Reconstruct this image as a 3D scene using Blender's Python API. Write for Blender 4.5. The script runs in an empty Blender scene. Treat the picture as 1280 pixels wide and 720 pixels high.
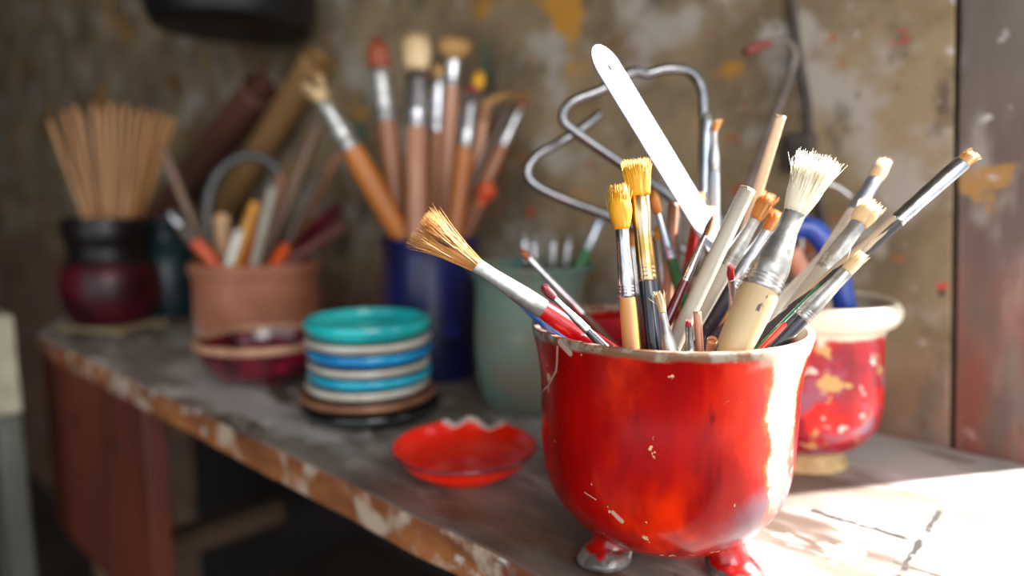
import bpy, bmesh, math, random
from mathutils import Vector, Matrix, noise
random.seed(7)
S = bpy.context.scene
COL = S.collection
PI = math.pi

# ------------------------------------------------------------------ camera
F = 870.0; PITCH = math.atan(115/870); H = .176
def ray(u, v):
    return Vector((u-640, F*math.cos(PITCH)+(360-v)*math.sin(PITCH), -F*math.sin(PITCH)+(360-v)*math.cos(PITCH)))
def at(u, v, Y):                      # a point seen at (u, v), Y metres ahead of the camera
    r = ray(u, v); return Vector((0, 0, H)) + r*(Y/r.y)
def ground(u, v, z=0.):
    r = ray(u, v); return Vector((0, 0, H)) + r*((z-H)/r.z)
def pxm(Y): return Y/856.0            # metres per pixel at that distance

cam = bpy.data.cameras.new('camera'); co = bpy.data.objects.new('camera', cam); COL.objects.link(co)
co.location = (0, 0, H); co.rotation_euler = (PI/2-PITCH, 0, 0)
cam.sensor_width = 36; cam.lens = F/1280*36; cam.clip_start = .01
cam.dof.use_dof = True; cam.dof.focus_distance = .295; cam.dof.aperture_fstop = 2.9
S.camera = co

# ------------------------------------------------------------------ materials
def rgb(r, g, b):                     # sRGB 0-255 to linear
    f = lambda c: ((c/255+.055)/1.055)**2.4 if c > 10 else c/255/12.92
    return (f(r), f(g), f(b), 1)
def M(name, base, var=None, scale=60, amount=.6, rough=.5, metal=0, bump=0, coat=0, stains=(), stretch=(1, 1, 1), spec=.5, seed=0., sss=0):
    m = bpy.data.materials.new(name); m.use_nodes = True
    nt = m.node_tree; N = nt.nodes; L = nt.links; P = N['Principled BSDF']
    tc = N.new('ShaderNodeTexCoord')
    def mapped(st):
        mp = N.new('ShaderNodeMapping'); mp.inputs['Scale'].default_value = st
        L.new(tc.outputs['Object'], mp.inputs['Vector']); return mp.outputs['Vector']
    def ns(sc, vec, w, det=5, ro=.6):
        n = N.new('ShaderNodeTexNoise'); n.noise_dimensions = '4D'
        n.inputs['Scale'].default_value = sc; n.inputs['Detail'].default_value = det
        n.inputs['Roughness'].default_value = ro; n.inputs['W'].default_value = w
        L.new(vec, n.inputs['Vector']); return n.outputs['Fac']
    def ramp(fac, lo, hi):
        r = N.new('ShaderNodeMapRange'); r.interpolation_type = 'SMOOTHSTEP'
        r.inputs['From Min'].default_value = lo; r.inputs['From Max'].default_value = hi
        L.new(fac, r.inputs['Value']); return r.outputs['Result']
    def mix(fac, a, b):
        x = N.new('ShaderNodeMix'); x.data_type = 'RGBA'
        if hasattr(fac, 'is_linked'): L.new(fac, x.inputs['Factor'])
        else: x.inputs['Factor'].default_value = fac
        for s, c in ((x.inputs[6], a), (x.inputs[7], b)):
            if hasattr(c, 'is_linked'): L.new(c, s)
            else: s.default_value = c
        return x.outputs[2]
    vec = mapped(stretch)
    cur = base
    if var is not None:
        f = ramp(ns(scale, vec, seed), .5-.28*(1.1-amount), .5+.28*(1.1-amount)); cur = mix(f, base, var)
    for i, s in enumerate(stains):
        c, sc, lo, hi = s[:4]; st = s[4] if len(s) > 4 else (1, 1, 1)
        cur = mix(ramp(ns(sc, mapped(st), seed+3.7*(i+1), 4, .55), lo, hi), cur, c)
    if hasattr(cur, 'is_linked'): L.new(cur, P.inputs['Base Color'])
    else: P.inputs['Base Color'].default_value = cur
    P.inputs['Roughness'].default_value = rough; P.inputs['Metallic'].default_value = metal
    P.inputs['Coat Weight'].default_value = coat; P.inputs['Coat Roughness'].default_value = .12
    P.inputs['Specular IOR Level'].default_value = spec
    if bump:
        b = N.new('ShaderNodeBump'); b.inputs['Strength'].default_value = bump; b.inputs['Distance'].default_value = .002
        L.new(ns(scale*2.5, vec, seed+9), b.inputs['Height']); L.new(b.outputs['Normal'], P.inputs['Normal'])
    m['h'] = 1
    m_tools[name] = (nt, P, mix, ramp, ns, mapped, cur, tc)
    return m
m_tools = {}

# ------------------------------------------------------------------ objects
def link(name, me, mat, parent=None, smooth=True):
    o = bpy.data.objects.new(name, me); COL.objects.link(o)
    if mat is not None:
        for x in (mat if isinstance(mat, (list, tuple)) else [mat]): me.materials.append(x)
    if parent is not None: o.parent = parent
    if smooth:
        for p in me.polygons: p.use_smooth = True
    return o
def mesh(name, vs, fs):
    me = bpy.data.meshes.new(name); me.from_pydata([tuple(v) for v in vs], [], fs); me.update()
    bm = bmesh.new(); bm.from_mesh(me); bmesh.ops.recalc_face_normals(bm, faces=bm.faces); bm.to_mesh(me); bm.free()
    return me
def tag(o, label, cat, group=None, kind=None):
    if label: o['label'] = label
    if cat: o['category'] = cat
    if group: o['group'] = group
    if kind: o['kind'] = kind
    return o
def empty(name, loc, label, cat, group=None, rot=None):
    o = bpy.data.objects.new(name, None); COL.objects.link(o); o.empty_display_size = .01
    o.location = loc
    if rot is not None: o.rotation_mode = 'QUATERNION'; o.rotation_quaternion = rot
    return tag(o, label, cat, group)

def rings(vs, fs, R, n, cap0=True, cap1=True):
    """R: list of rings, each a list of n points"""
    b = len(vs)
    for r in R: vs.extend(r)
    for i in range(len(R)-1):
        for j in range(n):
            k = (j+1) % n
            fs.append((b+i*n+j, b+i*n+k, b+(i+1)*n+k, b+(i+1)*n+j))
    if cap0: fs.append(tuple(b+j for j in range(n))[::-1])
    if cap1: fs.append(tuple(b+(len(R)-1)*n+j for j in range(n)))
def ell(z, rx, ry, n, ox=0, oy=0): return [Vector((ox+rx*math.cos(2*PI*j/n), oy+ry*math.sin(2*PI*j/n), z)) for j in range(n)]
def stack_rings(prof, n=20):          # prof: (z, rx, ry)
    vs, fs = [], []; rings(vs, fs, [ell(z, a, b, n) for z, a, b in prof], n); return vs, fs
def smooth_prof(pts, k=4):            # Catmull-Rom through 2D points
    out = []
    for i in range(len(pts)-1):
        p0 = pts[max(i-1, 0)]; p1 = pts[i]; p2 = pts[i+1]; p3 = pts[min(i+2, len(pts)-1)]
        for j in range(k):
            t = j/k
            out.append(tuple(.5*((2*b)+(-a+c)*t+(2*a-5*b+4*c-d)*t*t+(-a+3*b-3*c+d)*t**3) for a, b, c, d in zip(p0, p1, p2, p3)))
    return out+[tuple(pts[-1])]
def lathe(prof, n=72, warp=None):     # prof (r, z) from the outer bottom centre over the rim to the inner bottom centre
    vs, fs = [], []
    R = []
    for r, z in prof: R.append(ell(z, max(r, 1e-5), max(r, 1e-5), n))
    rings(vs, fs, R, n, True, True)
    if warp: vs = [warp(Vector(v)) for v in vs]
    return vs, fs
def tube(pts, r, n=10, vs=None, fs=None, r1=None, cap=True, radii=None):
    if vs is None: vs, fs = [], []
    pts = [Vector(p) for p in pts]; R = []
    t0 = (pts[1]-pts[0]).normalized(); a = t0.orthogonal().normalized()
    for i, p in enumerate(pts):
        t = (pts[min(i+1, len(pts)-1)]-pts[max(i-1, 0)]).normalized()
        a = (a-t*a.dot(t)).normalized(); b = t.cross(a)
        rr = radii[i] if radii else (r if r1 is None else r+(r1-r)*i/(len(pts)-1))
        R.append([p+(a*math.cos(2*PI*j/n)+b*math.sin(2*PI*j/n))*rr for j in range(n)])
    rings(vs, fs, R, n, cap, cap)
    return vs, fs
def spline(pts, k=8): return [Vector(p) for p in smooth_prof([tuple(p) for p in pts], k)]
def box(sx, sy, sz, cx=0, cy=0, cz=0):
    vs = [Vector((cx+x*sx/2, cy+y*sy/2, cz+z*sz/2)) for x in (-1, 1) for y in (-1, 1) for z in (-1, 1)]
    return vs, [(0, 1, 3, 2), (4, 6, 7, 5), (0, 4, 5, 1), (2, 3, 7, 6), (0, 2, 6, 4), (1, 5, 7, 3)]
def bev(o, w, seg=2):
    m = o.modifiers.new('b', 'BEVEL'); m.width = w; m.segments = seg; m.limit_method = 'ANGLE'; return o

# ------------------------------------------------------------------ room frame: a along the wall to the right, b out from the wall into the room
ANG = math.radians(-42.57)
W0 = Vector((.3397, .4442, 0))
DA = Vector((math.cos(ANG), math.sin(ANG), 0)); DB = Vector((math.sin(ANG), -math.cos(ANG), 0))
def room(a, b, z=0): return W0+DA*a+DB*b+Vector((0, 0, z))
def to_ab(p): q = Vector(p)-W0; return q.dot(DA), q.dot(DB)
ROT = Matrix.Rotation(ANG, 4, 'Z')
def place(o, a=0, b=0, z=0):
    o.location = room(a, b, z); o.rotation_euler = (0, 0, ANG); return o
FLOOR_Z = -.75; CEIL_Z = 1.55
A_L, A_R, B_F = -2.9, 2.2, 2.8

# wall material: grey-brown plaster boards with paint splashes
wall_m = M('wall_paint', rgb(146, 126, 96), rgb(102, 86, 64), scale=7, rough=.8, bump=.6, amount=.6, stains=(
    (rgb(160, 150, 138), 14, .50, .62), (rgb(74, 62, 54), 22, .57, .72, (1, 1, .7)), (rgb(178, 126, 40), 12, .60, .66), (rgb(112, 82, 46), 9, .54, .66),
    (rgb(156, 84, 42), 26, .63, .67), (rgb(176, 168, 158), 60, .62, .70), (rgb(54, 96, 78), 17, .665, .69, (1, 1, .6)), (rgb(180, 60, 54), 27, .675, .70), (rgb(60, 48, 42), 70, .64, .70)))
board_m = M('board_paint', rgb(112, 102, 96), rgb(84, 68, 60), scale=9, rough=.75, bump=.6, amount=.6, stretch=(1, 1, .35), stains=(
    (rgb(150, 142, 136), 16, .50, .60, (1, 1, .35)), (rgb(118, 66, 48), 13, .56, .64, (1, 1, .4)), (rgb(70, 54, 50), 20, .55, .66, (1, 1, .3)), (rgb(160, 120, 66), 24, .62, .68), (rgb(186, 180, 176), 46, .62, .70)))
def low_coat(name, col, z0, z1):        # a brown coat of paint on the lower part of the boards
    global cur
    nt, P, mix, ramp, ns, mapped, cur, tc = m_tools[name]
    sx = nt.nodes.new('ShaderNodeSeparateXYZ'); nt.links.new(tc.outputs['Object'], sx.inputs[0])
    a = nt.nodes.new('ShaderNodeMath'); a.operation = 'MULTIPLY_ADD'; a.inputs[1].default_value = -.28
    nt.links.new(ns(11, mapped((1, 1, .6)), 4.4), a.inputs[0]); nt.links.new(sx.outputs[2], a.inputs[2])
    f = ramp(a.outputs[0], z1-.14, z0-.14)
    k = nt.nodes.new('ShaderNodeMath'); k.operation = 'MULTIPLY'; k.inputs[1].default_value = .75; nt.links.new(f, k.inputs[0])
    nt.links.new(mix(k.outputs[0], cur, mix(ramp(ns(24, mapped((1, 1, .4)), 7.), .45, .6), col, rgb(84, 62, 52))), P.inputs['Base Color'])
low_coat('wall_paint', rgb(126, 88, 66), .02, .10); low_coat('board_paint', rgb(122, 62, 44), .06, .20)
dark_m = M('dark_gap', rgb(40, 32, 28), rough=.9)
def slab(x0, x1, z0, z1, th, y0=0.):   # slab whose room face is at y=-y0 in room-local coordinates
    return box(x1-x0, th, z1-z0, (x0+x1)/2, th/2-y0, (z0+z1)/2)
def joined(bs):
    vs, fs = [], []
    for v, f in bs:
        b = len(vs); vs += v; fs += [tuple(b+i for i in q) for q in f]
    return vs, fs
def on_wall(u, v):                     # room-local (a, z) of a pixel on the wall face
    r = ray(u, v); t = W0.dot(DB)-H*0; t = (W0-Vector((0, 0, H))).dot(DB)/r.dot(DB); p = Vector((0, 0, H))+r*t
    return (p-W0).dot(DA), p.z
(a0_, z0_), (a1_, z1_) = on_wall(1190, 555), on_wall(1197, 0)
def seam(z): return a0_+(a1_-a0_)*(z-z0_)/(z1_-z0_)   # the joint between the boards is slightly out of plumb
def slant(b, side, gap):
    v, f = b
    for i, q in enumerate(v):
        if abs(q.x-side) < 1e-6: v[i] = Vector((seam(q.z)+gap, q.y, q.z))
    return v, f
w = link('wall_back', mesh('w', *slant(slab(A_L-.1, 0., FLOOR_Z, CEIL_Z, .06), 0., -.0018)), wall_m, smooth=False); tag(w, 'stained grey brown plaster wall behind the shelf', 'wall', kind='structure'); place(w); bev(w, .0015)
WIN = (.008, .95, .0, 1.15)
w = link('wall_right', mesh('w', *joined([slant(slab(-.5, WIN[0], FLOOR_Z, CEIL_Z, .06), -.5, .0018), slab(WIN[1], A_R, FLOOR_Z, CEIL_Z, .06), slab(WIN[0], WIN[1], FLOOR_Z, WIN[2]-.03, .06), slab(WIN[0], WIN[1], WIN[3], CEIL_Z, .06)])), board_m, smooth=False)
tag(w, 'reddish brown painted board to the right of the wall seam', 'wall', kind='structure'); place(w); bev(w, .0015)
tb = slab(-.02, .02, FLOOR_Z, CEIL_Z, .02, -.061)
for i, q in enumerate(tb[0]): tb[0][i] = Vector((q.x+seam(q.z), q.y, q.z))
w = link('trim_1', mesh('w', *tb), dark_m, smooth=False); tag(w, 'dark seam between the wall boards', 'trim', kind='structure'); place(w)
w = link('window_1', mesh('w', *joined([slab(WIN[0], WIN[0]+.004, WIN[2]-.03, WIN[3], .06), slab(WIN[1]-.03, WIN[1], WIN[2]-.03, WIN[3], .06), slab(WIN[0], WIN[1], WIN[3]-.03, WIN[3], .06)])), board_m, smooth=False); tag(w, 'window opening beside the shelf', 'window', kind='structure'); place(w)
floor_m = M('floor_dirt', rgb(64, 54, 46), rgb(44, 36, 30), scale=8, rough=.9, bump=.3)
plain_m = M('room_plaster', rgb(112, 100, 84), rgb(88, 78, 66), scale=4, rough=.9)
w = link('floor', mesh('w', *box(A_R-A_L, B_F+.1, .05, (A_R+A_L)/2, -B_F/2, FLOOR_Z-.025)), floor_m, smooth=False); tag(w, 'dark earthen floor', 'floor', kind='structure'); place(w)
w = link('ceiling', mesh('w', *box(A_R-A_L+.2, B_F+.2, .05, (A_R+A_L)/2, -B_F/2, CEIL_Z+.025)), plain_m, smooth=False); tag(w, 'ceiling', 'ceiling', kind='structure'); place(w)
w = link('wall_left', mesh('w', *box(.05, B_F, CEIL_Z-FLOOR_Z, A_L-.025, -B_F/2, (CEIL_Z+FLOOR_Z)/2)), plain_m, smooth=False); tag(w, 'dim left wall', 'wall', kind='structure'); place(w)
w = link('wall_front', mesh('w', *box(2.4, .05, CEIL_Z-FLOOR_Z, A_L+1.2, -B_F-.025, (CEIL_Z+FLOOR_Z)/2)), plain_m, smooth=False); tag(w, 'wall behind the viewer', 'wall', kind='structure'); place(w)

# ------------------------------------------------------------------ shelf
shelf_m = M('shelf_wood', rgb(140, 130, 120), rgb(100, 88, 78), scale=16, rough=.62, bump=.6, amount=.5, stretch=(.35, 1, 1), stains=(
    (rgb(182, 178, 174), 13, .44, .58, (.5, 1, 1)), (rgb(74, 56, 44), 18, .53, .63, (.3, 1, 1)), (rgb(206, 200, 194), 34, .57, .66, (.5, 1, 1)), (rgb(60, 50, 44), 70, .62, .70, (.3, 1, 1)),
    (rgb(130, 74, 56), 18, .66, .74), (rgb(150, 108, 52), 60, .68, .72), (rgb(150, 138, 124), 40, .66, .675)))
edge_m = M('shelf_edge_wood', rgb(158, 96, 48), rgb(112, 62, 34), scale=30, rough=.7, bump=.6, stretch=(.25, 1, 1), stains=(
    (rgb(180, 160, 140), 36, .53, .62, (.6, 1, .6)), (rgb(196, 190, 182), 60, .60, .68, (.5, 1, 1)), (rgb(72, 46, 32), 50, .60, .68, (.3, 1, 1))))
c_a, c_b = to_ab(ground(45, 418)); TH = .024; FB = to_ab(ground(653, 709))[1]
FB = (FB+c_b)/2
shelf = empty('wooden_shelf', room(-.3, FB/2, FLOOR_Z), 'long weathered wooden shelf board with a worn orange brown front edge', 'shelf'); shelf.rotation_euler = (0, 0, ANG)
def under(par, o, a=0, b=0, z=0):       # parent a room-local mesh to the shelf empty
    o.parent = par
    q = room(a, b, z)-par.location; q = Matrix.Rotation(-ANG, 3, 'Z') @ q; o.location = q; return o
# top board, room-local x=a y=-b ; outline with small chips along the front edge
front = []
n = 150; aR = 1.0
for i in range(n+1):
    a = c_a+(aR-c_a)*i/n
    front.append((a, -FB+.0018*noise.noise((a*18, 3, 0))+.0010*noise.noise((a*70, 9, 0))))
aBL = to_ab(Vector((-.87, 1.55, 0)))[0]
out = front+[(aR, -.001), (aBL, -.001)]
bm = bmesh.new()
top = [bm.verts.new((x, y, 0)) for x, y in out]; bot = [bm.verts.new((x, y, -TH)) for x, y in out]
bm.faces.new(top); bm.faces.new(bot[::-1])
for i in range(len(out)):
    j = (i+1) % len(out); f = bm.faces.new((bot[i], bot[j], top[j], top[i])); f.material_index = 1
bmesh.ops.recalc_face_normals(bm, faces=bm.faces)
me = bpy.data.meshes.new('board'); bm.to_mesh(me); bm.free()
o = link('board', me, [shelf_m, edge_m], smooth=False); under(shelf, o, 0, 0, 0); bev(o, .0022)
# cracks in the weathered board
nt, P, mix, ramp, ns, mapped, cur, tc = m_tools['shelf_wood']
def worn_front():                       # bare brown wood where the dust is rubbed off along the front, nearest the viewer
    global cur
    N = nt.nodes; L = nt.links
    sx = N.new('ShaderNodeSeparateXYZ'); L.new(tc.outputs['Object'], sx.inputs[0])
    def mm(op, a, b):
        x = N.new('ShaderNodeMath'); x.operation = op
        for i, q in enumerate((a, b)):
            if hasattr(q, 'is_linked'): L.new(q, x.inputs[i])
            else: x.inputs[i].default_value = q
        return x.outputs[0]
    nz_ = mm('MULTIPLY', mm('SUBTRACT', ns(20, mapped((.4, 1, 1)), 6.6), .5), .30)
    f = mm('MULTIPLY', ramp(mm('ADD', sx.outputs[1], nz_), -.215, -.265), ramp(mm('ADD', sx.outputs[0], nz_), -.37, -.28))
    f = mm('MULTIPLY', f, .72)
    cur = mix(f, cur, mix(ramp(ns(60, mapped((.15, 1, 1)), 1.7), .42, .6), rgb(112, 80, 60), rgb(76, 54, 42)))
    L.new(cur, P.inputs['Base Color'])
worn_front()
def crack(axis, pos, lo, hi, wid, c):
    global cur
    N = nt.nodes; L = nt.links
    sx = N.new('ShaderNodeSeparateXYZ'); L.new(tc.outputs['Object'], sx.inputs[0])
    def mt(op, a, b):
        x = N.new('ShaderNodeMath'); x.operation = op
        for i, q in enumerate((a, b)):
            if hasattr(q, 'is_linked'): L.new(q, x.inputs[i])
            else: x.inputs[i].default_value = q
        return x.outputs[0]
    wob = mt('MULTIPLY', mt('SUBTRACT', ns(55, mapped((1, 1, 1)), pos*50, 3), .5), .006)
    d = mt('ABSOLUTE', mt('SUBTRACT', mt('ADD', sx.outputs[axis], wob), pos), 0.)
    f = ramp(mt('SUBTRACT', d, mt('MULTIPLY', ns(90, mapped((1, 1, 1)), pos*90+4, 2), wid*2)), .0003, -.0009)
    o_ = sx.outputs[1-axis]
    f = mt('MULTIPLY', f, ramp(ns(48, mapped((1, 1, 1)), pos*33+2, 3), .40, .50))
    f = mt('MULTIPLY', f, mt('MULTIPLY', mt('GREATER_THAN', o_, lo), mt('LESS_THAN', o_, hi)))
    cur = mix(f, cur, c); L.new(cur, P.inputs['Base Color'])
ca, cb = to_ab(ground(1150, 678)); ce = to_ab(ground(1010, 640))[0]
crack(1, -cb, ce, ca, .0034, rgb(30, 25, 22)); crack(0, ca, -cb-.05, -cb+.05, .0018, rgb(34, 28, 24)); crack(1, -cb-.030, ce+.05, ca+.2, .0016, rgb(60, 52, 46)); crack(1, -cb+.10, -.9, .3, .0007, rgb(60, 50, 42))
panel_m = M('red_brown_panel', rgb(104, 44, 22), rgb(78, 32, 18), scale=10, rough=.6, bump=.3, stretch=(1, 1, .3), stains=((rgb(50, 26, 20), 30, .62, .7),))
pr = ground(168, 512, -TH); pa = to_ab(pr)[0]
o = link('side_panel', mesh('p', *box(pa-c_a-.004, .02, .255-TH, (pa+c_a)/2, 0, -(.255+TH)/2)), panel_m, smooth=False); under(shelf, o, 0, FB-.012, 0); bev(o, .002); o['label'] = 'red brown panel under the left end'
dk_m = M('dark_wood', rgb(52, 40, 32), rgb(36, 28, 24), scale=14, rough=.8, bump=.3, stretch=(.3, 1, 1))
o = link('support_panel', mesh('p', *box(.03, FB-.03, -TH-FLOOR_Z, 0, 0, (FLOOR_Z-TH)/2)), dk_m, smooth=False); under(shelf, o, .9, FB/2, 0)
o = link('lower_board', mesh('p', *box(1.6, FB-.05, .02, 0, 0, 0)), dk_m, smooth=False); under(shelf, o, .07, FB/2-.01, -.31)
o = link('shade_backing', mesh('p', *box(2.2, .012, -FLOOR_Z-TH-.002, 0, 0, (FLOOR_Z-TH)/2)), M('shade_backing_dark', rgb(34, 26, 22), rgb(24, 18, 16), scale=12, rough=.85, bump=.3, stretch=(.3, 1, 1)), smooth=False); under(shelf, o, -.2, .009, 0)  # near-black sheet added so the space under the shelf reads as shade
# batten lying under the shelf
bat_m = M('batten_wood', rgb(92, 66, 44), rgb(70, 50, 34), scale=20, rough=.8, bump=.3, stretch=(.2, 1, 1))
p0 = ground(120, 710, -.279); p1 = ground(350, 632, -.279)
dv = (p1-p0); ln = dv.length
o = link('wooden_batten', mesh('p', *box(ln, .034, .034)), bat_m, smooth=False); bev(o, .005, 3)
o.location = (p0+p1)/2+Vector((0, 0, -.004)); o.rotation_euler = (0, 0, math.atan2(dv.y, dv.x)); o.location.z = -.2825
tag(o, 'brown wooden batten lying low in the dark under the shelf', 'batten')
# pale board standing at the left end of the shelf
post = empty('painted_board', (0, 0, 0), 'pale painted board standing upright at the far left beside the shelf end', 'board')
pc = at(8, 450, .80); zt = at(8, 392, .80).z; zm = at(8, 512, .80).z
cream_m = M('cream_paint', rgb(190, 182, 158), rgb(160, 150, 128), scale=20, rough=.7, bump=.2)
green_m = M('greenish_paint', rgb(100, 102, 92), rgb(78, 78, 70), scale=14, rough=.7, bump=.2, stretch=(1, 1, .3))
post.location = (pc.x-.012, pc.y, FLOOR_Z); post.rotation_euler = (0, 0, ANG)
o = link('cap_rail', mesh('p', *box(.062, .03, zt-zm, 0, 0, (zt+zm)/2-FLOOR_Z)), cream_m, post, smooth=False); bev(o, .003); o['label'] = 'cream upper piece'
o = link('upright', mesh('p', *box(.072, .024, zm-FLOOR_Z, 0.004, 0, (zm-FLOOR_Z)/2)), green_m, post, smooth=False); bev(o, .003); o['label'] = 'grey green lower piece'

# ------------------------------------------------------------------ pots
def pot_obj(name, loc, prof, mat, label, cat='pot', warp=None, group=None, n=80, k=4):
    vs, fs = lathe(smooth_prof(prof, k), n, warp)
    o = link(name, mesh(name, vs, fs), mat); o.location = loc
    return tag(o, label, cat, group)
def shell(outer, th, zin):             # close an outer profile (bottom->rim) with an inner wall
    inner = []
    for r, z in reversed(outer[1:-1]):
        if z > zin and r-th > .004: inner.append((r-th, max(z, zin)))
    rt = outer[-1]
    pr = outer+[(rt[0]-th*.5, rt[1]+th*.35)]+[(rt[0]-th, rt[1])]+inner
    pr.append((inner[-1][0]*.7, zin)); pr.append((0, zin))
    return pr

POTC = Vector((.0750, .330, 0)); POT_H = .1150
pot_prof = [(0, .009), (.020, .0095), (.034, .0132), (.046, .0212), (.0545, .031), (.0590, .041), (.0612, .055), (.0619, .072), (.0622, .088), (.0640, .102), (.0668, .1140)]
pot_prof = [(r*.98, z) for r, z in pot_prof]
red_m = M('red_glaze', rgb(174, 9, 5), rgb(132, 5, 6), scale=30, rough=.24, coat=.10, spec=.3, bump=.05, amount=.45, stretch=(1, 1, .3), stains=(
    (rgb(214, 40, 4), 20, .50, .64, (1, 1, .5)), (rgb(92, 4, 8), 30, .53, .70, (1, 1, .22)), (rgb(110, 8, 12), 170, .60, .78, (1, 1, .5)), (rgb(206, 176, 130), 130, .675, .69), (rgb(186, 160, 150), 50, .715, .73)))
nt, P, mix, ramp, ns, mapped, cur, tc = m_tools['red_glaze']
Nn = nt.nodes; Ll = nt.links
def mth(op, a, b=0., c=None):
    x = Nn.new('ShaderNodeMath'); x.operation = op
    for i, q in enumerate((a, b) if c is None else (a, b, c)):
        if hasattr(q, 'is_linked'): Ll.new(q, x.inputs[i])
        else: x.inputs[i].default_value = q
    return x.outputs[0]
sx = Nn.new('ShaderNodeSeparateXYZ'); Ll.new(tc.outputs['Object'], sx.inputs[0])
X, Y_, Z = sx.outputs
az = mth('ADD', mth('ARCTAN2', X, mth('MULTIPLY', Y_, -1.)), .24)      # 0 on the front of the pot, + to the right
nz = mth('MULTIPLY', mth('SUBTRACT', ns(60, mapped((1, 1, 1)), 5.5, 6, .7), .5), .35)
# purple-grey burn low on the right
pd = mth('ADD', mth('ADD', mth('POWER', mth('DIVIDE', mth('SUBTRACT', az, .95), .55), 2.), mth('POWER', mth('DIVIDE', mth('SUBTRACT', Z, .036), .020), 2.)), mth('MULTIPLY', nz, 4.))
cur = mix(ramp(pd, 1.3, .1), cur, rgb(120, 84, 96))
# cream streak down the right side: a highlight painted into the glaze colour
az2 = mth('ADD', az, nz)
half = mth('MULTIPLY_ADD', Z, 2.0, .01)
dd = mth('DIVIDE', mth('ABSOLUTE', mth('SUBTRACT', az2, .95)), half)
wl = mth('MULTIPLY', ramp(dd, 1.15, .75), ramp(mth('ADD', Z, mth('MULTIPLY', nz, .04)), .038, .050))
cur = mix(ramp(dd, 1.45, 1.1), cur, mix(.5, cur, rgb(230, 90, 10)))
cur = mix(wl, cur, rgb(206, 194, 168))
# bare clay on the lip
lip = ramp(mth('ADD', Z, mth('MULTIPLY', nz, .012)), .1105, .1128)
cur = mix(lip, cur, mix(ramp(ns(120, mapped((1, 1, 1)), 2.2), .45, .6), rgb(120, 84, 62), rgb(150, 140, 124)))
# lip painted pale on the right, where the highlight goes on
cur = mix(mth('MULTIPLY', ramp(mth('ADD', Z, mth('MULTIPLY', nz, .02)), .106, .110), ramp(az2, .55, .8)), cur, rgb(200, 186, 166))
# pale hairline scratches on the left
def scratch(a0, z0, a1, z1, w):
    global cur
    # distance to a segment in (az*.062, z)
    s = mth('MULTIPLY', az, .062)
    ax, ay, bx, by = a0*.062, z0, a1*.062, z1
    L2 = (bx-ax)**2+(by-ay)**2
    px = mth('SUBTRACT', s, ax); py = mth('SUBTRACT', Z, ay)
    t = mth('DIVIDE', mth('ADD', mth('MULTIPLY', px, bx-ax), mth('MULTIPLY', py, by-ay)), L2)
    cl = Nn.new('ShaderNodeClamp'); Ll.new(t, cl.inputs[0]); t = cl.outputs[0]
    wob = mth('MULTIPLY', nz, .006)
    dx = mth('SUBTRACT', px, mth('MULTIPLY', t, bx-ax)); dy = mth('ADD', mth('SUBTRACT', py, mth('MULTIPLY', t, by-ay)), wob)
    d = mth('SQRT', mth('ADD', mth('MULTIPLY', dx, dx), mth('MULTIPLY', dy, dy)))
    cur = mix(ramp(d, w, w*.5), cur, rgb(196, 160, 140))
scratch(-.78, .111, -.86, .099, .0009); scratch(-.86, .099, -1.02, .090, .0007); scratch(-1.02, .090, -1.35, .079, .0006); scratch(-.74, .1135, -.66, .110, .0022)
scratch(-.58, .0475, -.48, .046, .0004); scratch(-.34, .0420, -.28, .0390, .0015)
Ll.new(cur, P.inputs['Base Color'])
pot = tag(empty('brush_pot', POTC, '', ''), 'large glossy red glazed footed pot full of paintbrushes on the shelf', 'pot')
vs, fs = lathe(smooth_prof(shell(pot_prof, .0038, .0145), 5), 96)
in_m = M('crimson_inside', rgb(196, 12, 44), rgb(150, 10, 34), scale=30, rough=.3, coat=.4)
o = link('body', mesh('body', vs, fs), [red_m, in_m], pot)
for pl in o.data.polygons:
    c = pl.center
    if c.z < .110 and Vector((c.x, c.y)).length < [pp for pp in [.0600]][0] and pl.normal.to_2d().dot(Vector((c.x, c.y))) < 0 and c.z > .0142: pl.material_index = 1
    if c.z > .0142 and abs(pl.normal.z) > .8 and Vector((c.x, c.y)).length < .045 and c.z < .0155: pl.material_index = 1
foot_m = M('red_glaze_foot', rgb(186, 14, 8), rgb(140, 6, 6), scale=60, rough=.25, coat=.4, stains=((rgb(70, 24, 24), 70, .55, .68),))
nt, P, mix, ramp, ns, mapped, cur, tc = m_tools['red_glaze_foot']; Nn = nt.nodes; Ll = nt.links
sx = Nn.new('ShaderNodeSeparateXYZ'); Ll.new(tc.outputs['Object'], sx.inputs[0])
zz = mth('ADD', sx.outputs[2], mth('MULTIPLY', mth('SUBTRACT', ns(70, mapped((1, 1, 1)), 3.), .5), .022))
cur = mix(ramp(zz, .0085, .0065), cur, mix(ramp(ns(90, mapped((1, 1, 1)), 8.), .45, .6), rgb(76, 70, 68), rgb(112, 106, 102))); Ll.new(cur, P.inputs['Base Color'])
for ang, r in ((202, .028), (318, .0345), (73, .034)):
    q = math.radians(ang)
    prof = smooth_prof([(0, 0), (.0098, .0002), (.0128, .003), (.0118, .007), (.0096, .0105), (.0100, .016), (.0125, .0225), (.008, .026), (0, .027)], 4)
    vs, fs = lathe(prof, 24)
    vs2 = []
    for v in vs:
        k = max(0, 1-v.z/.012); rr = r+.006*k - max(0, v.z-.012)*.55
        x = v.x*(1+.12*k)+rr; y = v.y*(1+.1*k*math.cos(v.y*500))
        vs2.append(Vector((x*math.cos(q)-y*math.sin(q), x*math.sin(q)+y*math.cos(q), v.z)))
    link('foot', mesh('foot', vs2, fs), foot_m, pot)

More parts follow.
